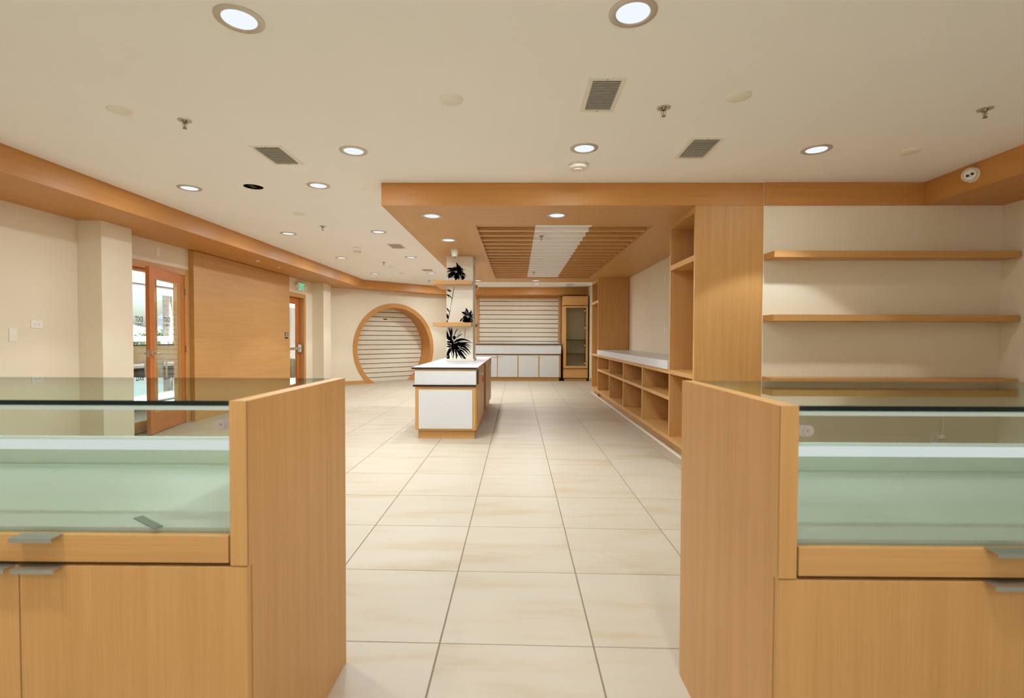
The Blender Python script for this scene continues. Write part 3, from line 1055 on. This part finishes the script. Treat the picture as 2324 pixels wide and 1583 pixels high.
bookcase('tall open wooden bookcase nearest, with the broad end panel', YC, 5.475, True)
bookcase('tall open wooden bookcase at the far end of the shelving', 10.29, 11.14, False)
ca, cb = 5.477, 10.288
ORG = (XU, 7.9, 0)
cc = thing('cubby_cabinet', 'low wooden cabinet of open cubby holes along the right wall', 'cabinet', ORG)
G().box(XU, XBK - .001, ca, cb, .822, .868).done('top_board', WY, cc, ORG)
G().box(XU, XBK - .001, ca, cb, .092, .14).done('bottom_board', WY, cc, ORG, bev=.001)
G().box(XBK - .02, XBK - .001, ca, cb, .14, .822).done('back_panel', WY, cc, ORG)
G().box(XU + .06, XU + .075, ca, cb, 0, .092).done('kick_board', WY, cc, ORG)
dv = [ca, 6.64, 7.828, 9.01, cb]
for y in dv[1:-1]:
    G().box(XU, XBK - .02, y - .02, y + .02, .14, .822).done('divider', WZ, cc, ORG, bev=.001)
for a, b in zip(dv, dv[1:]):
    G().box(XU, XBK - .02, a + (.02 if a > ca else 0), b - (.02 if b < cb else 0), .534, .574).done('shelf', WY, cc, ORG, bev=.001)
o = G().box(XU - .016, XBK, ca + .001, cb - .001, .8685, .965).done('worktop', WHITE, loc=(XU, 7.9, .8685), org=(XU, 7.9, .8685), bev=.002)
tag(o, 'thick white worktop on the low cubby cabinet', 'worktop')
structure(G().box(XU - .012, XU + .012, YC + .1, 11.16, 0.0005, .008).done('trim_8', PAINT))

# ------------------------------------------------------------------ shelves on the right hand alcove wall
for z, lab in ((1.936, 'topmost wooden wall shelf in the right alcove'), (1.368, 'middle wooden wall shelf in the right alcove'),
               (.797, 'lowest wooden wall shelf just above the right glass counter')):
    o = G().box(2.29, 4.462, 4.50, YC, z, z + .058).done('wall_shelf', WX, loc=(3.4, YC, z), org=(3.4, YC, z), bev=.0015)
    tag(o, lab, 'shelf', 'floating shelves in the right alcove')

# ------------------------------------------------------------------ far slatwall, wall counter, glass cabinet
ORG = (.03, 14.9, 1.03)
sw = thing('slatwall', 'rectangular cream slatwall above the far white counter', 'slatwall', ORG)
sx0, sx1 = -1.14, 1.213
G().box(sx0 - .02, sx1 + .02, 14.925, YF - .001, 1.03, 2.40).done('backing', GROOVE, sw, ORG)
edges = [2.374] + [2.287 - .1312 * k for k in range(10)] + [1.03]
for a, b in zip(edges, edges[1:]):
    G().box(sx0, sx1, 14.90, 14.925, b + (.0085 if b > 1.04 else 0), a - (.0085 if a < 2.37 else 0)).done('slat', WHITE_SLAT, sw, ORG, bev=.0015)
for a, b in ((sx0 - .085, sx0), (sx1, sx1 + .075)):
    G().box(a, b, 14.86, 14.925, 1.03, 2.443).done('frame_stile', WZ, sw, ORG)
G().box(sx0, sx1, 14.86, 14.925, 2.374, 2.443).done('frame_rail', WX, sw, ORG)

ORG = (.03, 14.0, 0)
fc = thing('wall_counter', 'white fronted counter with four doors below the far slatwall', 'counter', ORG)
fx0, fx1 = -1.163, 1.222
G().box(fx0 - .004, fx1 + .004, 13.985, YF - .002, 1.018, 1.042).done('countertop', [BLACK], fc, ORG)
G().box(fx0 - .002, fx1 + .002, 13.99, 14.85, 1.042, 1.048).done('counter_surface', WHITE, fc, ORG)
G().box(fx0, fx1, 14.0, 14.02, .758, .998).done('apron_panel', WHITE, fc, ORG)
G().box(fx0, fx1, 14.001, 14.02, .998, 1.018).done('apron_rail', WX, fc, ORG)
G().box(fx0 - .004, fx1 + .004, 13.99, 14.02, .738, .758).done('black_strip', BLACK, fc, ORG)
G().box(fx0 + .01, fx1 - .01, 14.02, YF - .002, .10, 1.017).done('carcass', WX, fc, ORG)
G().box(fx0 + .01, fx1 - .005, 14.003, 14.02, .10, .738).done('face_frame', WX, fc, ORG)
G().box(fx0 + .02, fx1 - .05, 14.05, YF - .002, 0, .10).done('plinth', WX, fc, ORG)
for a, b, hs in ((-1.148, -.568, 1), (-.543, .005, -1), (.036, .590, 1), (.622, 1.168, -1)):
    d = G().box(a, b, 13.988, 14.003, .112, .712).done('door', WHITE, fc, ORG, bev=.001)
    h0 = b - .13 if hs > 0 else a + .01
    G().box(h0, h0 + .12, 13.972, 13.988, .695, .712).done('handle', COVER, d, ORG)
    G().box(b + .004, b + .024, 13.996, 14.003, .105, .735).done('stile', WZ, fc, ORG)

ORG = (1.62, 14.0, 0)
vc = thing('display_cabinet', 'tall wooden cabinet with a glass door in the far corner', 'display cabinet', ORG)
vx0, vx1, vy0, vy1 = 1.29, 1.972, 14.0, 14.62
G().box(vx0 + .03, vx1 - .03, vy0 + .03, vy1, 0, .082).done('plinth', WX, vc, ORG)
G().box(vx0, vx1, vy0, vy1, .086, .345).done('base_box', WX, vc, ORG, bev=.002)
G().box(vx0, vx1, vy0, vy1, 2.122, 2.378).done('top_box', WX, vc, ORG, bev=.002)
for z in (.078, .345, 2.108, 2.378):
    G().box(vx0 - .012, vx1 + .004, vy0 - .012, vy1 + .003, z, z + .013).done('black_strip', BLACK, vc, ORG)
g = G().box(vx0, vx0 + .022, vy0 + .022, vy1, .358, 2.108).box(vx1 - .022, vx1, vy0 + .022, vy1, .358, 2.108)
g.box(vx0 + .022, vx1 - .022, vy1 - .02, vy1, .358, 2.108)
g.done('carcass', WZ, vc, ORG)
g = G()
for a, b, c, d in ((vx0, vx0 + .072, .36, 2.106), (vx1 - .055, vx1, .36, 2.106), (vx0 + .072, vx1 - .055, .36, .43), (vx0 + .072, vx1 - .055, 2.052, 2.106)):
    g.box(a, b, vy0, vy0 + .02, c, d)
dr = g.done('door', WZ, vc, ORG)
G().box(vx0 + .07, vx1 - .053, vy0 + .008, vy0 + .013, .425, 2.055).done('pane', GLASS_CAB, dr, ORG)
G().box(vx0 + .023, vx1 - .023, vy1 - .026, vy1 - .0205, .36, 2.10).done('lining', WHITE_SLAT, vc, ORG)
for z in (.762, 1.148):
    G().box(vx0 + .023, vx1 - .023, vy0 + .03, vy1 - .03, z, z + .015).done('glass_shelf', EDGE, vc, ORG)
for z in (.50, 1.0, 1.49, 1.97):
    G().lathe([(.018, 0), (.021, .01), (.013, .02)], (vx1 - .080, vy0 + .022, z), 'y', n=14).done('fitting', RAIL, vc, ORG, smooth=True)

# ------------------------------------------------------------------ round niche in the angled wall
ORG = (AX + CU * ux, AY + CU * uy, 0)
nc = thing('round_niche', 'large round wooden opening framing a cream slatwall in the angled wall', 'niche', ORG, AW)


def arc(r, zmin, n=72):
    """angles of the circle's part above the floor, from lower right anticlockwise to lower left"""
    a0 = math.asin(max(-1, (zmin - CZ) / r))
    return [a0 + (pi - 2 * a0) * k / n for k in range(n + 1)]


g = G()
prev = None
for a, b in zip(arc(RO, 0), arc(RI, 0)):
    cur = [g.bm.verts.new(p) for p in ((RO * cos(a), -.02, CZ + RO * sin(a)), (RI * cos(b), -.02, CZ + RI * sin(b)),
                                       (RI * cos(b), .02, CZ + RI * sin(b)), (RO * cos(a), .02, CZ + RO * sin(a)))]
    if prev:
        for i in range(4):
            j = (i + 1) % 4
            g.bm.faces.new((prev[i], cur[i], cur[j], prev[j]))
    else:
        g.bm.faces.new(cur)
    prev = cur
g.bm.faces.new(prev)
g.done('ring', FX, nc)
g = G()
prev = None
RT = RI + .008
ND = .43
for a in arc(RT, 0):
    cur = [g.bm.verts.new(p) for p in ((RT * cos(a), .021, CZ + RT * sin(a)), (RT * cos(a), ND + .03, CZ + RT * sin(a)),
                                       ((RT + .02) * cos(a), ND + .03, CZ + (RT + .02) * sin(a)), ((RT + .02) * cos(a), .021, CZ + (RT + .02) * sin(a)))]
    if prev:
        for i in range(4):
            j = (i + 1) % 4
            g.bm.faces.new((prev[i], cur[i], cur[j], prev[j]))
    else:
        g.bm.faces.new(cur)
    prev = cur
g.bm.faces.new(prev)
g.done('tunnel', FY, nc, smooth=True)
G().box(-1.2, 1.2, ND + .045, ND + .06, -.05, 2.15).done('backing', GROOVE, nc)
edges = [2.10] + [1.905 - .1285 * k for k in range(15)] + [0.0]
for a, b in zip(edges, edges[1:]):
    zc_ = (a + b) / 2
    if min(abs(a - CZ), abs(b - CZ)) < RT:
        zz = min(abs(a - CZ), abs(b - CZ)) if not (b < CZ < a) else 0
        hw = sqrt(max(0.0, RT * RT - zz * zz)) + .015
        G().box(-hw, hw, ND + .031, ND + .046, b + (.008 if b > 0 else 0), a - .008).done('slat', WHITE_SLAT, nc, bev=.001)
lb = G().box(-.055, .055, 0, .012, 0, .028)
lbw = Vector(ORG) + Vector((-.06 * ux - sin(AW) * (ND + .018), -.06 * uy + cos(AW) * (ND + .018), 1.70))
o = lb.done('label_holder', BLACK, loc=lbw, bev=.002)
o.rotation_euler = (0, 0, AW)
tag(o, 'small black holder clipped near the top of the round slatwall', 'label holder')


# ------------------------------------------------------------------ things on the ceiling
def make_downlight():
    t = thing('downlight', '', 'ceiling light', (0, 0, 0))
    G().lathe([(.107, 0), (.106, -.004), (.098, -.0075), (.080, -.0075), (.0745, -.003), (.0745, 0)], n=40, caps=False).done('trim_ring', NICKEL, t, smooth=True)
    G().lathe([(.0745, -.0035), (.04, -.0022), (.0005, -.0018)], n=40, caps=False).done('lens', LENS, t, smooth=True)
    return t


def lamp(x, y, z, power=1.0, wide=1.0):
    l = bpy.data.lights.new('downlight_lamp', 'SPOT')
    l.energy = LAMP_W * power
    l.color = LAMP_COL
    l.spot_size = radians(94)
    l.spot_blend = 0.18
    l.shadow_soft_size = 0.06
    o = bpy.data.objects.new('downlight_lamp', l)
    C.objects.link(o)
    o.location = (x, y, z)
    a = bpy.data.lights.new('downlight_glow', 'AREA')
    a.shape = 'DISK'
    a.size = 0.13
    a.energy = WIDE_W * power * wide
    a.color = LAMP_COL
    o = bpy.data.objects.new('downlight_glow', a)
    C.objects.link(o)
    o.location = (x, y, z)
    return o


DL = [
    (-1.269, 2.295, ZC, 'big downlight at the upper left, above the left glass counter'),
    (.509, 2.26, ZC, 'big downlight cut by the top edge of the picture'),
    (-1.275, 3.90, ZC, 'downlight in front of the canopy, left of the round cover'),
    (.505, 3.85, ZC, 'downlight right above the smoke detector in front of the canopy'),
    (2.282, 3.88, ZC, 'downlight in front of the wall shelves at the right'),
    (-3.19, 4.86, ZC, 'downlight left of the black open ceiling hole'),
    (-1.90, 4.78, ZC, 'downlight right of the black open ceiling hole'),
    (-3.20, 6.98, ZC, 'downlight by the left bulkhead, in the second row'),
    (-1.907, 6.87, ZC, 'downlight left of the canopy, in the second row'),
    (-3.204, 9.10, ZC, 'downlight by the left bulkhead, in the third row'),
    (-1.922, 9.03, ZC, 'downlight left of the canopy, in the third row'),
    (-3.235, 11.36, ZC, 'farthest downlight by the left bulkhead'),
    (-1.93, 11.22, ZC, 'farthest downlight left of the canopy, near the small vent'),
    (.513, 13.43, ZC, 'downlight in the ceiling strip beyond the canopy'),
    (-.872, 5.10, ZS, 'downlight in the wooden canopy at its front left corner'),
    (.395, 5.07, ZS, 'downlight in the wooden canopy above the front of the slats'),
    (-.874, 6.35, ZS, 'downlight in the wooden canopy just before the white camera'),
    (.394, 10.81, ZS, 'downlight in the far edge of the canopy, beyond the slats'),
    (-.862, 10.82, ZS, 'downlight at the canopy far left corner, beside the pillar'),
]
dl0 = make_downlight()
for k, (x, y, z, lab) in enumerate(DL):
    if k == 0:
        dl0.location = (x, y, z)
        dl0['label'] = lab
        dl0['group'] = 'recessed downlights'
    else:
        dup(dl0, (x, y, z), lab)
    if abs(x - 2.282) < .01:
        lamp(x, y, z - .012, 1.5, .25)
    else:
        lamp(x, y, z - .012, (0.85 if y < 3 else 1.0 if y < 8 else 1.35) * (1.0 if z > 2.5 else 1.2), 1.0 if z > 2.5 else .95)
for x, y, z in ((-.87, 9.3, ZS), (-1.95, 13.35, ZC)):  # lamps added out of sight to brighten the far end
    dup(dl0, (x, y, z), 'added downlight hidden behind the pillar', group='added downlights hidden by the pillar')
    lamp(x, y, z - .012, 1.7, 1.0 if z > 2.5 else .9)
for x, y in ((-1.27, .62), (.51, .62), (-3.2, 2.3), (-1.27, -1.2), (.51, -1.2)):  # unseen lamps added for brightness; front row follows the handle shadows
    dup(dl0, (x, y, ZC), 'unseen downlight added to the ceiling outside the picture', group='added downlights outside the picture')
    lamp(x, y, ZC - .012, 0.85)
for x, y, lab in ((-4.228, 8.124, 'tiny downlight under the left bulkhead, the nearer one'), (-4.215, 8.836, 'tiny downlight under the left bulkhead, the farther one')):
    t = thing('small_downlight', lab, 'ceiling light', (x, y, ZS), 0, 'tiny downlights under the left bulkhead')
    G().lathe([(.040, 0), (.039, -.004), (.024, -.004), (.024, 0)], n=28, caps=False).done('trim_ring', NICKEL, t, smooth=True)
    G().lathe([(.024, -.001), (.0005, -.0015)], n=28, caps=False).done('lens', LENS, t)

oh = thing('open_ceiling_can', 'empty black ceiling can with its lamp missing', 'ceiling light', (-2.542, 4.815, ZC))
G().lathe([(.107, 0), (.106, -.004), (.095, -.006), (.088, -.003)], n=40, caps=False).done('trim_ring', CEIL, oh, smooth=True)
G().lathe([(.088, -.002), (.05, -.0015), (.0005, -.001)], n=40, caps=False).done('can_shade', PRINT_SHADE, oh)  # flat black disc put in for the shade up the empty hole
G().box(-.02, .02, -.06, .03, -.004, -.002).done('socket', DARK, oh)

cv0 = None
for x, y, lab in ((-.405, 3.06, 'round cream ceiling cover in the middle, facing the canopy'), (-2.545, 3.20, 'round cream ceiling cover at the left, beside a sprinkler'),
                  (1.318, 3.03, 'round cream ceiling cover right of the middle sprinkler'), (3.023, 3.91, 'round cream ceiling cover near the right bulkhead'),
                  (-2.559, 5.875, 'round cream ceiling cover beyond the black hole'), (-2.578, 8.05, 'faint round ceiling cover beside the small far smoke detector'),
                  (-2.59, 11.30, 'round cover plate far back, between the farthest downlights'), (-2.586, 10.25, 'faint round ceiling cover behind the small far sprinkler')):
    if cv0 is None:
        o = G().lathe([(.070, 0), (.069, -.006), (.060, -.011), (.035, -.015), (.0005, -.016)], n=36, caps=False).done('ceiling_cover', COVER, smooth=True)
        cv0 = o
    else:
        o = cv0.copy()
        C.objects.link(o)
    o.location = (x, y, ZC)
    tag(o, lab, 'ceiling cover', 'round ceiling covers')

for x, y, r, lab in ((.503, 4.215, .082, 'white smoke detector on the ceiling in front of the canopy'), (-2.69, 8.40, .065, 'small white smoke detector far along the left ceiling')):
    t = thing('smoke_detector', lab, 'smoke detector', (x, y, ZC))
    G().lathe([(r * .92, 0), (r * .92, -.006), (r, -.008), (r, -.030), (r * .9, -.036), (.0005, -.037)], n=36, caps=False).done('body', PLATE, t, smooth=True)
    G().lathe([(r * .45, -.036), (r * .42, -.045), (.0005, -.046)], n=28, caps=False).done('sensor_cap', PLATE, t, smooth=True)


def make_sprinkler(label, loc):
    t = thing('sprinkler', label, 'sprinkler', loc, 0, 'ceiling sprinklers')
    G().lathe([(.043, 0), (.042, -.004), (.030, -.007), (.026, -.003), (.018, -.002)], n=28, caps=False).done('escutcheon', NICKEL, t, smooth=True)
    G().lathe([(.018, -.001), (.012, -.012), (.012, -.018), (.0005, -.018)], n=20, caps=False).done('base', BRONZE, t, smooth=True)
    for s in (-1, 1):
        G().tube([(s * .010, 0, -.016), (s * .0135, 0, -.030), (s * .009, 0, -.046), (0, 0, -.052)], .0022, 6).done('arm', BRONZE, t)
    G().cyl((0, 0, -.050), .0022, .036, n=8).done('bulb', DARK, t)
    G().cyl((0, 0, -.055), .0135, .002, n=20).done('deflector', BRONZE, t)
    return t


sp0 = make_sprinkler('sprinkler at the left, beside a round cover plate', (-2.228, 3.353, ZC))
for x, y, z, lab in ((.913, 3.18, ZC, 'sprinkler between the near vent and a round cover'), (2.934, 3.206, ZC, 'sprinkler near the right end of the ceiling'),
                     (-2.543, 6.525, ZC, 'sprinkler between the second row downlights'), (-2.579, 9.651, ZC, 'sprinkler between the third row downlights'),
                     (-2.239, 12.687, ZC, 'farthest sprinkler, before the angled bulkhead'), (.29, 6.15, ZS + .012, 'nearer sprinkler below the white painted slats'),
                     (.31, 9.48, ZS + .012, 'farther sprinkler below the white painted slats')):
    dup(sp0, (x, y, z), lab)


def make_vent(label, loc, wx, wy, frame=.028):
    t = thing('air_vent', label, 'vent', loc, 0, 'ceiling air vents')
    hx_, hy_ = wx / 2, wy / 2
    g = G()
    for a, b, c, d in ((-hx_, hx_, -hy_, -hy_ + frame), (-hx_, hx_, hy_ - frame, hy_), (-hx_, -hx_ + frame, -hy_ + frame, hy_ - frame), (hx_ - frame, hx_, -hy_ + frame, hy_ - frame)):
        g.box(a, b, c, d, -.006, 0)
    g.done('frame', PLATE, t)
    G().box(-hx_ + frame, hx_ - frame, -hy_ + frame, hy_ - frame, -.001, 0).done('duct_shade', DUCT_SHADE, t)  # flat grey sheet stands for the shade behind the louvres
    g = G()
    n = max(6, int((wy - 2 * frame) / .0185))
    for k in range(n):
        y = -hy_ + frame + (k + .5) * (wy - 2 * frame) / n
        g.poly([(-hx_ + frame, y - .0055, -.011), (hx_ - frame, y - .0055, -.011), (hx_ - frame, y + .0035, -.0095), (-hx_ + frame, y + .0035, -.0095)])
        g.poly([(-hx_ + frame, y - .0055, -.0111), (hx_ - frame, y - .0055, -.0111), (hx_ - frame, y - .0055, -.0135), (-hx_ + frame, y - .0055, -.0135)])
    lv = g.done('louvres', PLATE, t)
    lv['kind'] = 'stuff'
    G().cyl((0, -hy_ + frame / 2, -.008), .004, .003, n=10).done('screw', BRONZE, t)
    G().cyl((0, hy_ - frame / 2, -.008), .004, .003, n=10).done('screw', BRONZE, t)
    return t


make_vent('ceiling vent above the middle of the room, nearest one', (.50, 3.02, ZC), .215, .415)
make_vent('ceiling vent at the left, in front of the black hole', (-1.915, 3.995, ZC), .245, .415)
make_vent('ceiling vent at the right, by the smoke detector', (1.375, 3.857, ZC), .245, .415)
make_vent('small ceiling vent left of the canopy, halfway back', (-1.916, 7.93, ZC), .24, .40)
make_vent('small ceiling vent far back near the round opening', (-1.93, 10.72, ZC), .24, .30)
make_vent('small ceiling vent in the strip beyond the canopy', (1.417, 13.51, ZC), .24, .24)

# security cameras
cmx = thing('security_camera', 'white two eyed security camera on the right wooden bulkhead', 'camera', (3.75, 4.187, 2.56))
G().lathe([(.060, 0), (.062, -.012), (.058, -.022)], axis='x', n=32).done('mount', PLATE, cmx, smooth=True)
g = G()
bmesh.ops.create_uvsphere(g.bm, u_segments=28, v_segments=18, radius=.060)
bmesh.ops.scale(g.bm, verts=g.bm.verts, vec=(.85, 1.0, .95))
bmesh.ops.translate(g.bm, verts=g.bm.verts, vec=(-.035, -.004, 0))
g.done('shell', PLATE, cmx, smooth=True)
fdir = Vector((-.62, -.74, -.26)).normalized()
rotq = fdir.to_track_quat('Z', 'Y').to_matrix().to_4x4()
fc_ = Vector((-.035, -.004, 0)) + fdir * .040
g = G().lathe([(.043, -.006), (.041, .010), (.036, .015), (.0005, .016)], n=32, caps=False)
face = g.done('face', PLATE, cmx, smooth=True)
face.matrix_local = Matrix.Translation(fc_) @ rotq
for lx_, ly_, r_ in ((-.015, -.004, .0115), (.014, .006, .0115)):
    G().lathe([(r_, .014), (r_, .018), (r_ * .6, .019), (.0005, .0185)], (lx_, ly_, 0), n=20, caps=False).done('lens', BLACK, face, smooth=True)
G().lathe([(.0025, .014), (.0025, .0172)], (.002, -.016, 0), n=10).done('sensor', BLACK, face)

c2 = thing('security_camera', 'small white turret camera under the canopy before the pillar', 'camera', (-.885, 7.05, ZS))
G().lathe([(.052, 0), (.054, -.020), (.050, -.045)], (0, 0, 0), n=28).done('mount', PLATE, c2, smooth=True)
G().lathe([(.050, -.045), (.045, -.075), (.034, -.098), (.0005, -.102)], (0, 0, 0), n=28, caps=False).done('shell', PLATE, c2, smooth=True)
G().lathe([(.016, -.1015), (.014, -.105), (.0005, -.106)], (0, 0, 0), n=20, caps=False).done('lens', BLACK, c2, smooth=True)

# ------------------------------------------------------------------ outside the doors
structure(G().prism([(-13.0, -14), (9, -14), (9, YB - TH - .001), (XL - TH - .001, YB - TH - .001), (XL - TH, 24.0), (-13.0, 24.0)], -.12, -.004).done('floor_terrace', TERR))
structure(G().box(-6.1, XL - TH, 2.0, 24.0, 2.62, 2.72).done('ceiling_terrace', EXTW))
bm_ = struct_empty('trim_9', (-7.7, 12, 2.12))
ORG = (-7.7, 12, 2.12)
G().box(-7.8, -7.6, 2.0, 24.0, 2.12, 2.98).done('beam', EXTW, bm_, ORG)
G().box(-7.6, -7.58, 2.0, 24.0, 2.27, 2.285).done('cable', BLACK, bm_, ORG)
structure(G().box(-6.6, -6.45, 12.6, 19.0, -.004, 2.6).done('wall_terrace', EXTW))
ORG = (-6.62, 8.5, 0)
wb = thing('wicker_screen', 'woven wicker screen with a black cap on the terrace', 'screen', ORG)
G().box(-6.66, -6.60, 6.5, 11.8, 0, 1.05).done('weave', WICKER, wb, ORG)
G().box(-6.67, -6.585, 6.5, 11.8, 1.05, 1.072).done('cap', BLACK, wb, ORG)
ORG = (-6.3, 8.5, 0)
tb = thing('terrace_bench', 'dark terrace counter with a white top against the wicker screen', 'counter', ORG)
G().box(-6.58, -6.12, 6.7, 11.6, .70, .74).done('top', EXTW, tb, ORG)
for z0, z1 in ((.04, .20), (.23, .42), (.45, .64)):
    G().box(-6.56, -6.2, 6.75, 11.5, z0, z1).done('shelf_board', CHARCOAL, tb, ORG, bev=.004)
G().box(-6.56, -6.4, 6.75, 11.5, 0, .70).done('back', CHARCOAL, tb, ORG)
ORG = (-5.75, 7.9, 0)
ch = thing('terrace_chair', 'grey green chair back seen through the glass door', 'chair', ORG)
G().box(-5.88, -5.62, 7.86, 7.90, .55, .84).done('backrest', CUSH, ch, ORG, bev=.03)
G().box(-5.95, -5.55, 7.90, 8.30, .42, .47).done('seat', CUSH, ch, ORG, bev=.015)
for x in (-5.92, -5.58):
    for y in (7.89, 8.26):
        G().cyl((x, y, 0), .014, .86 if y < 8 else .42, n=10).done('leg', METAL, ch, ORG)
ORG = (-9.0, 12, 0)
rl = thing('terrace_railing', 'white railing at the edge of the terrace', 'railing', ORG)
G().box(-9.06, -8.94, 6.0, 22.0, 1.10, 1.22).done('top_rail', EXTW, rl, ORG)
for k in range(8):
    y = 6.6 + 2.0 * k
    G().box(-9.05, -8.95, y, y + .10, -.004, 1.10).done('post', EXTW, rl, ORG)
ORG = (-10.0, 14.2, 0)
pt = thing('palm_tree', 'palm tree with a ringed grey trunk outside the glass door', 'tree', ORG)
g = G()
prof = []
for k in range(40):
    z = k * .1
    prof.append((.112 - .004 * (z / 4) + (.006 if k % 2 else 0), z))
g.lathe(prof, (0, 0, 0), n=18)
g.done('trunk', TRUNK, pt, smooth=True)
rnd = random.Random(2)
for k in range(16):
    a = 2 * pi * k / 16 + rnd.uniform(-.1, .1)
    up = rnd.uniform(-.5, .9)
    g = G()
    prev = None
    for i in range(9):
        s = i / 8
        r_ = .1 + 1.7 * s
        z = 3.9 + up * s * 1.2 - 1.3 * s * s
        w_ = .20 * sin(pi * (.1 + .88 * s))
        cxp, cyp = cos(a) * r_, sin(a) * r_
        cur = [g.bm.verts.new((cxp - sin(a) * w_, cyp + cos(a) * w_, z - .08)), g.bm.verts.new((cxp, cyp, z)), g.bm.verts.new((cxp + sin(a) * w_, cyp - cos(a) * w_, z - .08))]
        if prev:
            g.bm.faces.new((prev[0], prev[1], cur[1], cur[0]))
            g.bm.faces.new((prev[1], prev[2], cur[2], cur[1]))
        prev = cur
    g.done('frond', LEAF, pt)


def shrub(label, x, y, rx, ry, rz, seed):
    rn = random.Random(seed)
    t = thing('shrub', label, 'shrub', (x, y, 0), 0, 'shrubs beyond the terrace')
    g = G()
    for k in range(900):
        u, v = rn.uniform(0, 2 * pi), rn.uniform(-.2, 1)
        q = rn.uniform(.75, 1.0)
        c = Vector((rx * q * cos(u) * sqrt(max(0, 1 - v * v)), ry * q * sin(u) * sqrt(max(0, 1 - v * v)), max(.05, .35 * rz + rz * .65 * q * v)))
        d1_ = Vector((rn.uniform(-1, 1), rn.uniform(-1, 1), rn.uniform(-1, 1))).normalized() * .10
        d2_ = d1_.cross(Vector((rn.uniform(-1, 1), rn.uniform(-1, 1), rn.uniform(-1, 1)))).normalized() * .05
        g.poly([c - d1_, c + d2_, c + d1_, c - d2_])
    o = g.done('foliage', LEAF, t, weld=False)
    o['kind'] = 'stuff'
    G().cyl((0, 0, -.1), .05, rz * .5, n=8).done('stem', TRUNK, t)


for k, (y, rz_, lab) in enumerate(((13.4, 1.55, 'pale green shrub beyond the railing, nearest to the door leaf'), (16.2, 1.75, 'pale green shrub beyond the railing, behind the palm trunk'),
                                   (19.0, 1.5, 'pale green shrub beyond the railing, right of the palm trunk'), (21.8, 1.8, 'pale green shrub beyond the railing, farthest from the door'))):
    shrub(lab, -13.9, y, .8, 1.3, rz_, k + 1)
g = G()
rn = random.Random(11)
N_ = 60
ridge = []
for k in range(N_ + 1):
    y = 150 + 700 * k / N_
    h = 20 + 9 * sin(k * .50) + 5 * sin(k * 1.31 + 1) + rn.uniform(-1.5, 1.5)
    ridge.append((y, h))
rows = []
for y, h in ridge:
    rows.append([g.bm.verts.new((-400 - 60, y, -20)), g.bm.verts.new((-430, y, h)), g.bm.verts.new((-392, y + rn.uniform(-3, 3), h * .45)), g.bm.verts.new((-350, y, -20))])
for a, b in zip(rows, rows[1:]):
    for i in range(3):
        g.bm.faces.new((a[i], b[i], b[i + 1], a[i + 1]))
tag(g.done('mountain_ridge', HILL, loc=(0, 0, 0)), 'pale hazy mountain ridge in the distance outside', 'mountain')
structure(G().box(-600, -13.0, -200, 1200, -20.5, -20).done('floor_valley', VALLEY))
ORG = (-5.9, 12.0, 0)
gp = thing('stone_planter', 'rounded grey planter outside the exit door', 'planter', ORG)
G().lathe([(.40, 0), (.50, .25), (.52, .60), (.49, .68), (.44, .68), (.42, .60)], (0, 0, 0), n=36).done('bowl', CUSH, gp, smooth=True)
